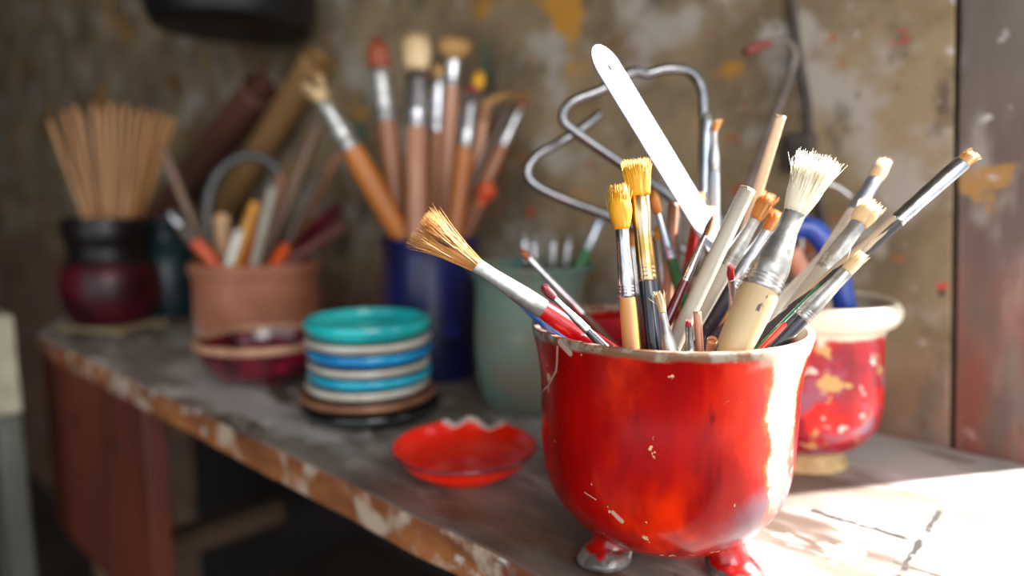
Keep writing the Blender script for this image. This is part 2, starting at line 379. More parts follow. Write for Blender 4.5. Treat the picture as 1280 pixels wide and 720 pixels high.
# inner radius of the main pot at height z
def r_in(z, prof, th):
    o = smooth_prof(prof, 5)
    for (r0, z0), (r1, z1) in zip(o, o[1:]):
        if z0 <= z <= z1+1e-9 and z1 > z0: return r0+(r1-r0)*(z-z0)/(z1-z0)-th
    return o[-1][0]-th
class Cup:
    def __init__(s, c, prof, th, zin): s.c = Vector(c); s.prof = prof; s.th = th; s.zin = zin; s.top = prof[-1][1]
    def rad(s, z): return r_in(max(min(z, s.top), s.prof[1][1]), s.prof, s.th)
    def clear(s, p, m):
        if p.z > s.top:                      # above the lip: keep clear of the lip itself
            r = (Vector((p.x, p.y))-s.c.to_2d()).length; R1 = s.rad(s.top); R2 = R1+s.th; dz = p.z-s.top-.001
            dr = R1-r if r < R1 else (r-R2 if r > R2 else 0)
            return math.hypot(dr, max(dz, 0)) > m and not (r > R1 and dz < m)
        return (Vector((p.x, p.y))-s.c.to_2d()).length < s.rad(p.z)-m and p.z > s.zin+m*.7+.001
    def end(s, tip, cross, rad, name=''):
        """carry the line tip->cross on into the cup until it rests on wall or floor"""
        d = (cross-tip).normalized(); p = tip.copy(); bad = 0
        last = None; entered = False; step = .0008
        for i in range(1000):
            p = tip+d*step*i
            if p.z > s.top+rad+.0015: continue
            if not s.clear(p, rad+.0009):
                return last-d*.004 if entered and last.z < s.top-.008 else None
            else:
                last = p.copy()
                if p.z < s.top-.002: entered = True
                if entered and (p-cross).dot(d) > .075: return last-d*.004
            if (p-cross).dot(d) > .12: break
        return None
def seg_dist(p1, q1, p2, q2):
    d1 = q1-p1; d2 = q2-p2; r = p1-p2; a = d1.dot(d1); e = d2.dot(d2); f = d2.dot(r); c = d1.dot(r); b = d1.dot(d2); den = a*e-b*b
    s_ = min(max((b*f-c*e)/den, 0), 1) if den > 1e-12 else 0
    t = (b*s_+f)/e
    if t < 0: t = 0; s_ = min(max(-c/a, 0), 1)
    elif t > 1: t = 1; s_ = min(max((b-c)/a, 0), 1)
    return ((p1+d1*s_)-(p2+d2*t)).length
SEGS = {}; LOG = []
OFFS = {   # how far each piece stands back of its first guess (at the tip, where it enters the pot) so that it clears its neighbours
    'low brush at the right rim with a stiff cream tuft, white ferrule and black handle': (0.0075, 0.018),
    'big brush with a bushy white tuft, broad silver ferrule and chipped cream handle': (0.0105, 0.0015),
    'long brush reaching far right with a worn stubby tuft and peeling black handle': (0, 0.012),
    'round brush with a fluffy yellow tuft, silver ferrule and plain tan handle': (0, 0),
    'flat brush with a square yellow tuft, gold ferrule and black handle': (0.0045, 0),
    'brush leaning far left over the pot rim with a splayed tan tuft and red handle': (0, 0.012),
    'thin brush with a dark red tip and black handle resting across the red handled brush': (0.006, 0.0015),
    'short whitened brush with a few frayed bristles left, against the black handled brush': (0.003, 0),
    'tiny silver brush with a red tip just above the front rim': (0.006, 0),
    'slim silver brush with a dark red tip in front of the black stained handles': (0, 0.024),
    'grey painted dowel with a flat cut top leaning right': (0.009, 0.003),
    'brush with a ragged orange tuft, dented silver ferrule and grey handle': (0, 0.009),
    'brush with a thin frayed orange tuft and dark lavender stained handle': (-0.009, 0.006),
    'strip': (-.014, 0),
    'slim brush with a small brown tip and pale silver ferrule behind the red handled one': (0, 0),
    'bright blue paint streaked stick low at the left rim': (0, 0),
    'pale stub of a brush beside the tiny red tipped one': (0, 0),
    'short rounded wooden stub end peeping over the front rim': (0.015, 0.021),
    'brush with a small orange tuft, pale blue ferrule and green handle': (0, 0.012),
    'small white ferruled brush with a yellow tip behind the gold ferrule': (0.003, 0),
    'grey brush with an orange tip half hidden between the two yellow brushes': (0, 0),
    'small pointed brush with a brown and amber tip and maroon handle leaning right': (0.003, -0.003),
    'pale wooden dowel with a rounded end rising behind the orange tufts': (0, 0.015),
    'brush with a blunt cream tuft and blue steel ferrule behind the long peeling one': (-0.018, -0.027),
    'brush with a short ragged cream tuft just above the long peeling handle': (-0.015, -0.018),
    'white tipped grey stick leaning right under the big white brush': (0.021, 0.03),
    'thin green handle squeezed under the long peeling one': (-0.006, 0.003),
    'thin orange red handle squeezed low against the right rim': (-0.009, -0.006),
    'upright steel ferrule brush standing tall at the back of the pot': (0, 0.003),
    'upright slim brush with a small orange tip beside the tall steel one': (-0.003, 0),
    'brush with a grey tip and pinkish body among the back cluster': (0, 0.006),
    'pinkish handle leaning behind the grey tipped brush': (0, 0),
    'brush with an amber tip and vermilion red handle in the back cluster': (0, 0.021),
    'wide white worn ferrule behind the vermilion handle': (-0.021, -0.003),
    'yellow handle glimpsed between the lavender handle and the big brush': (0.003, 0.006),
    'black stained handle crossing behind the big cream handle': (0.006, 0.021),
    'blue vase brush leaning left with a forked whitish tuft and thick orange handle': (-0.0112, 0),
    'blue vase brush with a domed rust brown tuft, second from the left': (0, 0.0112),
    'blue vase brush with a big cream bristle head and thick pale handle': (0.0338, -0.0112),
    'slim silver ferruled brush just right of the big cream head in the blue vase': (0, 0.0112),
    'blue vase brush with a wide flat dull tan head and short ferrule': (-0.0112, 0.0112),
    'blue vase brush with a stubby pinkish tuft, wide ferrule and orange handle': (0.0225, -0.0112),
    'blue vase brush with a tan tuft swept sideways to the right': (0, 0),
    'blue vase brush with a short mustard tuft behind the sideways swept one': (0, 0),
    'blue vase brush leaning right with a silver ferrule and reddish handle': (0, -0.0225),
    'dark slim stick leaning right in the blue vase': (-0.0225, -0.045),
    'stick with a bright orange rounded head low in the blue vase': (-.014, -.006),
    'white tipped small brush leftmost in the grey green pot': (0, 0),
    'white tipped small brush second from the left in the grey green pot': (0, 0),
    'white tipped small brush third from the left in the grey green pot': (0, 0),
    'white tipped small brush fourth from the left in the grey green pot': (0, 0),
    'steel and green brush leaning right in the grey green pot': (0.0075, 0),
    'leftmost of the thin wooden sticks fanned out of the maroon jar': (0, 0),
    'second from the left of the thin wooden sticks in the maroon jar': (0, -0.0112),
    'third from the left of the thin wooden sticks in the maroon jar': (-0.0112, 0),
    'fourth from the left of the thin wooden sticks in the maroon jar': (0, 0.0112),
    'fifth from the left of the thin wooden sticks in the maroon jar': (0, 0.0112),
    'sixth from the left of the thin wooden sticks in the maroon jar': (-0.0112, -0.0112),
    'seventh from the left of the thin wooden sticks in the maroon jar': (0, 0),
    'eighth from the left of the thin wooden sticks in the maroon jar': (0.0112, 0),
    'ninth from the left of the thin wooden sticks in the maroon jar': (0, 0),
    'tenth from the left of the thin wooden sticks in the maroon jar': (0, -0.0225),
    'eleventh from the left of the thin wooden sticks in the maroon jar': (0, 0.0112),
    'twelfth from the left of the thin wooden sticks in the maroon jar': (0, 0.0112),
    'thirteenth from the left of the thin wooden sticks in the maroon jar': (-0.0112, 0.0112),
    'fourteenth from the left of the thin wooden sticks in the maroon jar': (0, 0.045),
    'rightmost of the thin wooden sticks fanned out of the maroon jar': (-0.0225, 0.0225),
    'thin brown stick leaning far left out of the pink pot': (0, -0.0083),
    'tool with a shiny silver tip leaning left from the pink pot': (0, 0),
    'long tan stick with a pointed top leaning right out of the pink pot': (0, 0),
    'thick blond wooden tool near the middle of the pink pot': (0, 0.0412),
    'yellowish tool leaning right beside the thick blond one': (-0.0083, -0.0165),
    'whitish slim tool in front of the yellowish one in the pink pot': (0, -0.0083),
    'orange tool leaning right at the centre of the pink pot': (0.0248, 0.0412),
    'orange tool end low at the right of the pink pot': (0.0165, 0),
    'orange tool end low at the left rim of the pink pot': (-0.0083, -0.0083),
    'brown tool rising behind the orange ones in the pink pot': (0, 0.0083),
    'maroon tool leaning right out of the pink pot': (0.0412, 0.0742),
    'dull red brown tool leaning right above the maroon one': (0.0495, 0.0083),
    'dark slim tool behind the maroon one in the pink pot': (0, -0.0083),
    'tan tool leaning right at the back of the pink pot': (0, 0),
    'pale grey tool between the hoop and the orange tools': (-0.0083, -0.0412),
}
def settle(cup, tip, cross, rad, label, span=1.):
    """find how far back the piece can stand so that it clears the pot and its neighbours"""
    LOG.append((cup, tip, cross, rad, label, span)); best = None; others = SEGS.setdefault(id(cup), [])
    if label in OFFS:
        dt, dc = OFFS[label]; T = at(tip[0], tip[1], tip[2]+dt); C = at(cross[0], cross[1], cross[2]+dc)
        E = cup.end(T, C, rad, label)
        if E is None: E = C+(C-T).normalized()*.01
        others.append((E, T, rad)); return T, C, E
    offs = [0]+[sg*k*.003*span for k in range(1, 13) for sg in (-1, 1)]
    fw = 3.5 if cup is MAIN else 1.   # rather step back than forward
    cand = sorted(((max(a, -fw*a)+1.4*max(b, -fw*b), a, b) for a in offs for b in offs))
    for c_, dt, dc in cand:
        T = at(tip[0], tip[1], tip[2]+dt); C = at(cross[0], cross[1], cross[2]+dc)
        E = cup.end(T, C, rad, label)
        if E is None: continue
        pen = sum(max(0, rad+r2+.0003-seg_dist(E, T, e2, t2)) for e2, t2, r2 in others)
        score = pen*2+c_*.15
        if best is None or score < best[0]: best = (score, T, C, E, pen); bo = (dt, dc)
        if pen == 0: break
    if best is None:
        bo = (0, 0)
        print('CUPFAIL', label); T = at(*tip); C = at(*cross); best = (0, T, C, C+(C-T).normalized()*.01, 0)
    if best[4] > 0: print('PEN', round(best[4]*1000, 2), label)
    print('OFF', repr(label), ':', (round(bo[0], 4), round(bo[1], 4)), ',')
    others.append((best[3], best[1], rad)); return best[1:4]
MAIN = Cup(POTC, pot_prof, .0038, .0147)

# second red pot
P2 = Vector((.1930, .4545, 0))
p2_prof = [(0, .0100), (.024, .0105), (.038, .0165), (.0480, .030), (.0505, .046), (.0500, .064), (.0490, .080), (.0488, .088), (.0500, .093), (.0545, .0962), (.0572, .1000), (.0578, .1048), (.0562, .1085)]
red2_m = M('red_splashed_glaze', rgb(176, 12, 26), rgb(128, 18, 36), scale=30, rough=.28, coat=.15, spec=.35, stains=(
    (rgb(206, 26, 18), 30, .55, .62), (rgb(140, 84, 104), 34, .52, .62), (rgb(186, 150, 90), 50, .57, .63), (rgb(206, 196, 186), 64, .61, .65)))
nt, P, mix, ramp, ns, mapped, cur, tc = m_tools['red_splashed_glaze']; Nn = nt.nodes; Ll = nt.links
sx = Nn.new('ShaderNodeSeparateXYZ'); Ll.new(tc.outputs['Object'], sx.inputs[0])
zz = mth('ADD', sx.outputs[2], mth('MULTIPLY', mth('SUBTRACT', ns(40, mapped((1, 1, 1)), 3.), .5), .006))
cur = mix(ramp(zz, .0890, .0925), cur, mix(ramp(ns(36, mapped((1, 1, 1)), 8.), .54, .62), rgb(226, 214, 192), rgb(176, 124, 62)))
Ll.new(cur, P.inputs['Base Color'])
pot2 = tag(empty('tool_pot', P2, '', ''), 'smaller crimson splashed pot with a thick cream rim behind the brush pot', 'pot')
vs, fs = lathe(smooth_prof(shell(p2_prof, .0055, .016), 4), 80)
link('body', mesh('body', vs, fs), red2_m, pot2)
clay_m = M('tan_clay', rgb(196, 170, 120), rgb(160, 130, 90), scale=50, rough=.7, bump=.3)
vs, fs = lathe(smooth_prof([(0, 0), (.030, 0), (.031, .003), (.0285, .008), (.027, .0135), (0, .0115)], 3), 48)
o = link('foot_ring', mesh('fr', vs, fs), clay_m, pot2); o['label'] = 'tan unglazed foot ring'
POT2 = Cup(P2, [(r, z) for r, z in p2_prof[:9]]+[(.0505, .1085)], .0055, .0162)
POT2.top = .1085

# teal pot
P3 = ground(662, 506); P3.z = 0
k3 = pxm(P3.y)
t_prof = [(0, .0005), (.030, 0), (.037, .004), (.0425, .020), (.0455, .042), (.0465, .062), (.0455, .082), (.0450, .098), (.0475, .110), (.0530, .1195)]
teal_m = M('weathered_teal', rgb(104, 132, 118), rgb(120, 112, 94), scale=18, rough=.6, coat=.0, amount=.45, bump=.2, stains=((rgb(156, 100, 60), 26, .58, .68), (rgb(66, 118, 118), 24, .56, .68), (rgb(140, 146, 132), 40, .62, .72)))
pot_obj('teal_pot', P3, shell(t_prof, .004, .006), teal_m, 'weathered grey green pot holding small brushes behind the red dish')
TEAL = Cup(P3, t_prof, .004, .006)
# blue vase
P4 = ground(540, 466); P4.z = 0
zr = at(540, 298, P4.y).z
b_prof = [(0, .0005), (.040, 0), (.046, .006), (.0485, .03), (.0480, .06), (.0472, .085), (.0468, .105), (.0475, .122), (.0500, zr)]
blue_m = M('cobalt_glaze', rgb(24, 28, 84), rgb(14, 16, 50), scale=20, rough=.35, coat=.2, stains=((rgb(40, 50, 130), 30, .60, .72),))
pot_obj('blue_vase', P4, shell(b_prof, .004, .006), blue_m, 'dark cobalt blue glazed vase holding tall paintbrushes', 'vase')
BLUE = Cup(P4, b_prof, .004, .006)
# pink clay pot
P5 = ground(319, 428); P5.x += .006; P5.z = 0
zr = at(319, 327, P5.y).z; r5 = 77*pxm(P5.y)
k_prof = [(0, .0005), (r5*.9, 0), (r5*.95, .003), (r5*.965, .03), (r5*.965, zr-.016), (r5*1.0, zr-.013), (r5*1.015, zr-.004), (r5*1.0, zr)]
pink_m = M('pink_terracotta', rgb(166, 106, 80), rgb(144, 86, 62), scale=16, rough=.75, bump=.2, stains=((rgb(190, 160, 148), 14, .58, .7),))
pot_obj('clay_tool_pot', P5, shell(k_prof, .005, .007), pink_m, 'wide pink terracotta pot stuffed with modelling tools')
PINK = Cup(P5, k_prof, .0066, .009)
# maroon bowl in front of it
P6 = ground(325, 474); P6.x += .006; P6.z = 0
zr = at(325, 423, P6.y).z; r6 = 82*pxm(P6.y)*.99
w_prof = [(0, .0005), (r6*.42, 0), (r6*.5, .003), (r6*.78, .012), (r6*.93, .026), (r6*.98, zr-.006), (r6, zr)]
maroon_m = M('maroon_splash_glaze', rgb(110, 14, 34), rgb(52, 14, 24), scale=40, rough=.22, coat=.6, stains=((rgb(160, 20, 50), 36, .58, .68), (rgb(96, 84, 80), 44, .66, .74)))
bowl = tag(empty('maroon_bowl', P6, '', ''), 'maroon glazed bowl with a tan rim in front of the pink pot', 'bowl')
vs, fs = lathe(smooth_prof(shell(w_prof, .0035, .006), 4), 72); link('body', mesh('b', vs, fs), maroon_m, bowl)
tan_m = M('tan_rim', rgb(196, 148, 118), rgb(160, 116, 90), scale=50, rough=.6)
vs, fs = lathe(smooth_prof([(r6-.0046, zr-.0008), (r6-.002, zr+.0035), (r6+.0018, zr+.0022), (r6+.0016, zr-.0030), (r6-.0005, zr-.0040)], 3), 72)
fs = fs[:-2]; nn = 72; nr = len(vs)//nn
fs += [((nr-1)*nn+j, (nr-1)*nn+(j+1) % nn, (j+1) % nn, j) for j in range(nn)]
o = link('rim', mesh('rim', vs, fs), tan_m, bowl); o['label'] = 'tan unglazed rim'
# maroon jar on a trivet
P7 = ground(142, 411); P7.z = 0
k7 = pxm(P7.y); zr = at(140, 274, P7.y).z
trv = empty('trivet', P7, 'pale flat stand with two small feet under the maroon jar', 'stand'); trv.rotation_euler = (0, 0, ANG+.5)
pale_m = M('pale_wood', rgb(170, 152, 118), rgb(140, 122, 92), scale=30, rough=.7)
o = link('board', mesh('t', *box(.104, .09, .005, 0, 0, .0065)), pale_m, trv, smooth=False); bev(o, .0015)
for x in (-.042, .042):
    for y in (-.034, .034):
        o = link('foot', mesh('t', *box(.012, .012, .004, x, y, .002)), pale_m, trv, smooth=False); bev(o, .001)
j_prof = [(0, .0095), (.036, .009), (.046, .014), (.0555, .034), (.0590, .056), (.0570, .078), (.0490, .095), (.0465, .106), (.0490, .118), (.0520, .126), (.0510, zr)]
jar_m = M('maroon_jar_glaze', rgb(84, 10, 26), rgb(44, 8, 16), scale=16, rough=.42, coat=.1, spec=.3, stains=((rgb(120, 16, 36), 22, .58, .7),))
nt, P, mix, ramp, ns, mapped, cur, tc = m_tools['maroon_jar_glaze']; Nn = nt.nodes; Ll = nt.links
sx = Nn.new('ShaderNodeSeparateXYZ'); Ll.new(tc.outputs['Object'], sx.inputs[0])
cur = mix(ramp(mth('ADD', sx.outputs[2], mth('MULTIPLY', mth('SUBTRACT', ns(30, mapped((1, 1, 1)), 3.), .5), .02)), .082, .094), cur, rgb(20, 14, 16)); Ll.new(cur, P.inputs['Base Color'])
pot_obj('maroon_jar', P7, shell(j_prof, .004, .014), jar_m, 'dark maroon jar with a black neck holding thin wooden sticks', 'jar')
JAR = Cup(P7, j_prof, .004, .014); JAR.top = zr
# dark teal jar between the two
P8 = ground(212, 392); P8.z = 0
zr8 = at(212, 275, P8.y).z
d_prof = [(0, .0005), (.046, 0), (.054, .006), (.058, .04), (.054, .08), (.042, .105), (.036, .118), (.040, zr8)]
dteal_m = M('dark_teal_glaze', rgb(14, 48, 54), rgb(8, 24, 30), scale=20, rough=.45, coat=.1)
pot_obj('teal_jar', P8, shell(d_prof, .004, .006), dteal_m, 'dark teal glazed jar half hidden between the maroon jar and pink pot', 'jar')

# ------------------------------------------------------------------ stack of dishes
PS = ground(463, 517); PS.z = 0
ks = pxm(PS.y)
off_m = M('off_white_glaze', rgb(206, 200, 188), rgb(186, 176, 160), scale=40, rough=.35, coat=.3, stains=((rgb(150, 110, 90), 60, .68, .74),))
turq_m = M('turquoise_glaze', rgb(34, 190, 190), rgb(16, 158, 164), scale=22, rough=.22, coat=.6, stains=((rgb(150, 206, 196), 60, .68, .74),))
azure_m = M('azure_glaze', rgb(6, 152, 204), rgb(6, 124, 188), scale=26, rough=.22, coat=.6)
cyan_m = M('cyan_glaze', rgb(36, 182, 206), rgb(18, 154, 192), scale=26, rough=.22, coat=.6)
navy_m = M('navy_glaze', rgb(20, 36, 120), rough=.3, coat=.4)
brown_m = M('brown_glaze', rgb(160, 112, 82), rgb(120, 78, 56), scale=30, rough=.45, coat=.2, stains=((rgb(50, 40, 38), 30, .6, .68),))
black_m = M('black_green_glaze', rgb(30, 40, 40), rgb(18, 20, 22), scale=30, rough=.25, coat=.6, stains=((rgb(90, 120, 110), 40, .64, .7), (rgb(190, 176, 160), 40, .70, .74)))
def dish(name, z, r, h, mats, label, dx=0, dy=0, depth=.5, tilt=(0, 0), foot=None):
    # shallow dish: bottom z, rim radius r, height h
    pr = smooth_prof([(0, 0), (r*.72, 0), (r*.90, h*.22), (r*.985, h*.55), (r, h*.86), (r-.0012, h), (r-.0032, h*.92), (r*.93, h*(1-depth*.5)), (r*.80, h*(1-depth)), (r*.5, h*(1-depth)-.0004), (0, h*(1-depth)-.0006)], 3)
    vs, fs = lathe(pr, 64)
    o = link(name, mesh(name, vs, fs), mats)
    if len(mats) > 1:
        for p in o.data.polygons:
            if p.center.z < h*(foot or .4) and p.normal.z < .5 and p.center.to_2d().length > r*.0: p.material_index = 1
    o.location = PS+Vector((dx, dy, z)); o.rotation_euler = (tilt[0], tilt[1], random.random()*6)
    return tag(o, label, 'dish', 'dishes in the stack')
R0 = 78*ks
dish('dish', 0, 87*ks, .0130, [black_m], 'black green glazed plate at the very bottom of the dish stack', .001, 0, .4)
dish('dish', .0124, 85*ks, .0092, [brown_m, black_m], 'wide brown plate second from the bottom of the dish stack', -.001, .0, .4, foot=.35)
dish('dish', .0208, R0*.985, .0092, [off_m], 'off white dish resting directly on the brown plate', -.001, 0, .4)
dish('dish', .0290, R0*.985, .0104, [cyan_m], 'light cyan dish between the two lower white dishes in the stack', .001, 0, .4)
dish('dish', .0384, R0*.97, .0085, [off_m], 'off white dish under the bright blue one in the stack', .0005, 0, .4)
dish('dish', .0461, R0*.99, .0118, [azure_m, navy_m], 'bright blue dish with a navy underside in mid stack', .001, 0, .4, foot=.3)
dish('dish', .0570, R0*.995, .0092, [off_m], 'off white dish just under the turquoise top dish', .0, 0, .4)
dish('dish', .0652, R0*1.005, .0145, [turq_m], 'deep turquoise dish on top of the stack', -.0005, 0, .62)

# small red dish with a broken edge
PD = ground(581, 592); PD.z = 0
rd = 94*pxm(PD.y)*.99; zr = at(581, 556, PD.y).z
dish_m = M('bright_red_glaze', rgb(248, 44, 6), rgb(236, 26, 6), scale=24, rough=.22, coat=.3, spec=.4, amount=.4)
nt, P, mix, ramp, ns, mapped, cur, tc = m_tools['bright_red_glaze']; Nn = nt.nodes; Ll = nt.links
sx = Nn.new('ShaderNodeSeparateXYZ'); Ll.new(tc.outputs['Object'], sx.inputs[0])
rr_ = mth('SQRT', mth('ADD', mth('MULTIPLY', sx.outputs[0], sx.outputs[0]), mth('MULTIPLY', sx.outputs[1], sx.outputs[1])))
cur = mix(ramp(mth('ADD', rr_, mth('MULTIPLY', mth('SUBTRACT', ns(90, mapped((1, 1, 1)), 1.), .5), .003)), rd-.0016, rd-.0006), cur, rgb(116, 40, 46)); Ll.new(cur, P.inputs['Base Color'])
bare_m = M('bare_chip', rgb(206, 192, 182), rgb(170, 150, 146), scale=120, rough=.8, bump=.3)
rdish = tag(empty('red_dish', PD, '', ''), 'small bright red dish with a jagged broken rim beside the brush pot', 'dish')
d_pr = [(0, .0006), (rd*.46, 0), (rd*.54, .0018), (rd*.80, zr*.42), (rd*.90, zr*.72), (rd*.985, zr*.93), (rd, zr), (rd-.0016, zr+.0012), (rd-.0036, zr-.0004), (rd*.84, zr*.72), (rd*.64, zr*.50), (rd*.3, zr*.34), (0, zr*.32)]
pk = [(-.62, 0), (-.48, .0008), (-.36, .0004), (-.24, -.0034), (-.14, -.0022), (0, .0022), (.10, .0012), (.24, -.0036), (.36, -.0052), (.46, -.0020), (.56, .0008), (.70, 0)]
def jag(v):
    r = v.to_2d().length
    if r < rd*.80: return v
    a = math.atan2(v.x, v.y)           # 0 at the back
    for (a0, h0), (a1, h1) in zip(pk, pk[1:]):
        if a0 <= a <= a1:
            k = (r-rd*.80)/(rd*.20)
            v = v.copy(); v.z += (h0+(h1-h0)*(a-a0)/(a1-a0))*min(k, 1)*1.25
    return v
vs, fs = lathe(smooth_prof(d_pr, 4), 160, jag)
o = link('body', mesh('d', vs, fs), dish_m, rdish)
# bare broken edge: a thin rough strip following the break
vs2, fs2 = [], []
pts = []
for i in range(60):
    a = -.42+i*(.42+.60)/59; q = jag(Vector(((rd-.0018)*math.sin(a), (rd-.0018)*math.cos(a), zr+.0006))); q.z += .0002*noise.noise((a*30, 0, 0)); pts.append(q)
tube(pts, .0022, 8, vs2, fs2)
o = link('broken_edge', mesh('e', vs2, fs2), bare_m, rdish); o['label'] = 'rough pale broken edge'

# ------------------------------------------------------------------ brushes
steel = M('ferrule_steel', rgb(206, 206, 208), rgb(170, 170, 174), scale=120, rough=.28, metal=1, bump=.08, stains=((rgb(120, 112, 108), 160, .66, .74),))
whitemetal = M('ferrule_white_worn', rgb(196, 194, 190), rgb(146, 144, 140), scale=90, rough=.38, metal=.75, bump=.12, stains=((rgb(120, 116, 112), 120, .62, .7, (1, 1, .4)),))
bluesteel = M('ferrule_blue_steel', rgb(170, 186, 206), rgb(196, 200, 206), scale=80, rough=.3, metal=.85)
gold = M('ferrule_gold', rgb(198, 150, 70), rgb(206, 190, 160), scale=70, rough=.25, metal=1, stains=((rgb(120, 70, 30), 80, .62, .72),))
def wood(name, a, b, *st, **kw): return M(name, rgb(*a), rgb(*b), scale=kw.get('scale', 60), rough=kw.get('rough', .45), bump=.1, stretch=(1, 1, .15), coat=kw.get('coat', .15), stains=st)
w_tan = wood('handle_tan', (206, 150, 84), (180, 122, 62))
w_red = M('handle_red_worn', rgb(206, 16, 24), rgb(180, 8, 18), scale=60, rough=.3, coat=.4, stains=((rgb(196, 160, 140), 90, .56, .60, (1, 1, .35)), (rgb(200, 204, 206), 130, .66, .70, (1, 1, .5))))
w_black = M('handle_black', rgb(22, 24, 34), rgb(32, 36, 52), scale=60, rough=.25, coat=.5)
w_peel = M('handle_black_peeling', rgb(40, 38, 42), rgb(54, 50, 52), scale=80, rough=.5, bump=.4, stains=((rgb(190, 164, 136), 90, .53, .56, (1, 1, .16)), (rgb(170, 156, 144), 190, .57, .60, (1, 1, .3))))
w_lav = M('handle_black_lavender', rgb(46, 40, 48), rgb(70, 62, 76), scale=60, rough=.5, bump=.3, stains=((rgb(168, 156, 166), 70, .52, .56, (1, 1, .3)),))
w_cream = M('handle_cream_chipped', rgb(212, 192, 156), rgb(190, 164, 122), scale=40, rough=.55, bump=.2, stretch=(1, 1, .2), stains=((rgb(228, 222, 208), 60, .64, .70), (rgb(70, 64, 64), 70, .55, .565, (1, 1, .4))))
w_grey = M('handle_grey_paint', rgb(176, 170, 156), rgb(150, 142, 128), scale=50, rough=.6, bump=.25, stretch=(1, 1, .3), stains=((rgb(160, 110, 90), 90, .66, .72),))
w_green = M('handle_green', rgb(16, 120, 60), rgb(10, 96, 44), scale=40, rough=.3, coat=.4)
w_maroon = M('handle_maroon', rgb(96, 14, 34), rgb(70, 10, 26), scale=40, rough=.3, coat=.4)
w_orange = M('handle_orange', rgb(214, 84, 26), rgb(190, 64, 20), scale=40, rough=.4, coat=.3)
w_vermil = M('handle_vermilion', rgb(206, 46, 22), rgb(186, 30, 16), scale=40, rough=.4, coat=.3)
w_blue = M('handle_blue', rgb(24, 96, 190), rgb(120, 170, 216), scale=50, rough=.35, coat=.3)
w_pale = wood('handle_pale_wood', (222, 184, 146), (206, 164, 124))
w_pink = wood('handle_pinkish', (190, 138, 108), (160, 106, 80))
w_dull = wood('handle_dull', (120, 92, 70), (92, 66, 48))
w_mau = wood('handle_mauve', (108, 62, 56), (84, 46, 42))
w_brown = wood('handle_brown', (150, 96, 62), (122, 74, 46))
w_ginger = wood('handle_ginger', (186, 112, 44), (160, 90, 34))
w_dark = wood('handle_dark', (84, 66, 54), (62, 48, 42))
w_white = M('handle_white', rgb(222, 218, 208), rgb(196, 190, 178), scale=40, rough=.5, bump=.15)
w_bluegrey = M('handle_bluegrey', rgb(150, 160, 178), rgb(176, 182, 190), scale=40, rough=.4)
w_yellow = M('handle_yellow', rgb(214, 150, 40), rgb(196, 124, 30), scale=40, rough=.4)
def bmat(name, a, b, c=None):
    return M(name, rgb(*a), rgb(*b), scale=260, rough=.6, stretch=(1, 1, .06), amount=.2, stains=((rgb(*c), 200, .56, .7, (1, 1, .08)),) if c else ())
br_tan = bmat('bristle_tan', (212, 154, 86), (176, 112, 50), (236, 206, 156))
br_yel = bmat('bristle_yellow', (236, 178, 24), (206, 130, 10), (246, 216, 90))
br_org = bmat('bristle_orange', (206, 130, 48), (166, 92, 28), (230, 180, 110))
br_wht = bmat('bristle_white', (238, 230, 210), (222, 206, 172), (250, 246, 236))
br_crm = bmat('bristle_cream', (232, 206, 162), (200, 160, 108), (246, 232, 206))
br_red = bmat('bristle_red', (180, 20, 28), (130, 10, 18))
br_mar = bmat('bristle_maroon', (150, 36, 50), (110, 20, 32))
br_brn = bmat('bristle_brown', (176, 110, 70), (140, 80, 48))
br_rust = bmat('bristle_rust', (160, 78, 44), (130, 56, 30))
br_dtan = bmat('bristle_dull_tan', (186, 144, 84), (150, 110, 60))
br_drk = bmat('bristle_dark', (110, 66, 30), (80, 44, 20), (190, 120, 40))
br_gry = bmat('bristle_grey', (150, 146, 140), (110, 106, 100))

rb = random.Random(11)
def bristle_mesh(L, bx, by, mx, my, tx, ty, nstr, fray, bend=0., split=0, rs=.00016):
    """tuft along +z from z=0: base half widths, belly half widths, tip half widths (m)"""
    vs, fs = [], []
    n = 14
    prof = smooth_prof([(0, bx, by), (L*.35, mx*.96, my*.96), (L*.62, mx*.8+tx*.15, my*.8+ty*.15), (L*.86, tx*.6, ty*.6), (L*.93, tx*.25, ty*.25)], 3)
    if split:                             # two leaning tufts grown from one root
        for sgn, ln in ((-1, .86), (1, .95)):
            rings(vs, fs, [[p+Vector((sgn*split*(z/L)**1.25*.62, 0, 0)) for p in ell(z*ln, a*(1-.74*min(1, z/L*1.6)), b*.55, n)] for z, a, b in prof], n)
    else:
        rings(vs, fs, [[p+Vector((bend*(z/L)**2, 0, 0)) for p in ell(z, a, b, n)] for z, a, b in prof], n)
    for i in range(nstr):
        q = rb.random()*2*PI; r0 = math.sqrt(rb.random())
        cx, sy = math.cos(q)*r0, math.sin(q)*r0
        ln = L*(1-.16*rb.random()**2)*(1+.05*rb.random())
        ex, ey = cx*tx*1.02+rb.gauss(0, fray), sy*ty*1.02+rb.gauss(0, fray)
        if rb.random() < .05: ex += rb.gauss(0, fray*3.5); ln *= .9
        sg = 0
        if split: sg = (-1 if cx < .1 else 1)*split; ex = ex*.5+sg*.55+rb.gauss(0, fray)
        pts = []
        for t in (0, .33, .66, 1):
            k = t*t*(3-2*t)
            wx = (cx*bx*.92)*(1-t)**2+2*t*(1-t)*(cx*mx*1.08+sg*.20)+t*t*ex
            wy = (sy*by*.92)*(1-t)**2+2*t*(1-t)*sy*my*1.08+t*t*ey
            pts.append((wx+bend*t*t, wy, t*ln))
        tube(pts, rs, 3, vs, fs, radii=[rs, rs, rs*.85, rs*.3])
    return mesh('bristles', vs, fs)

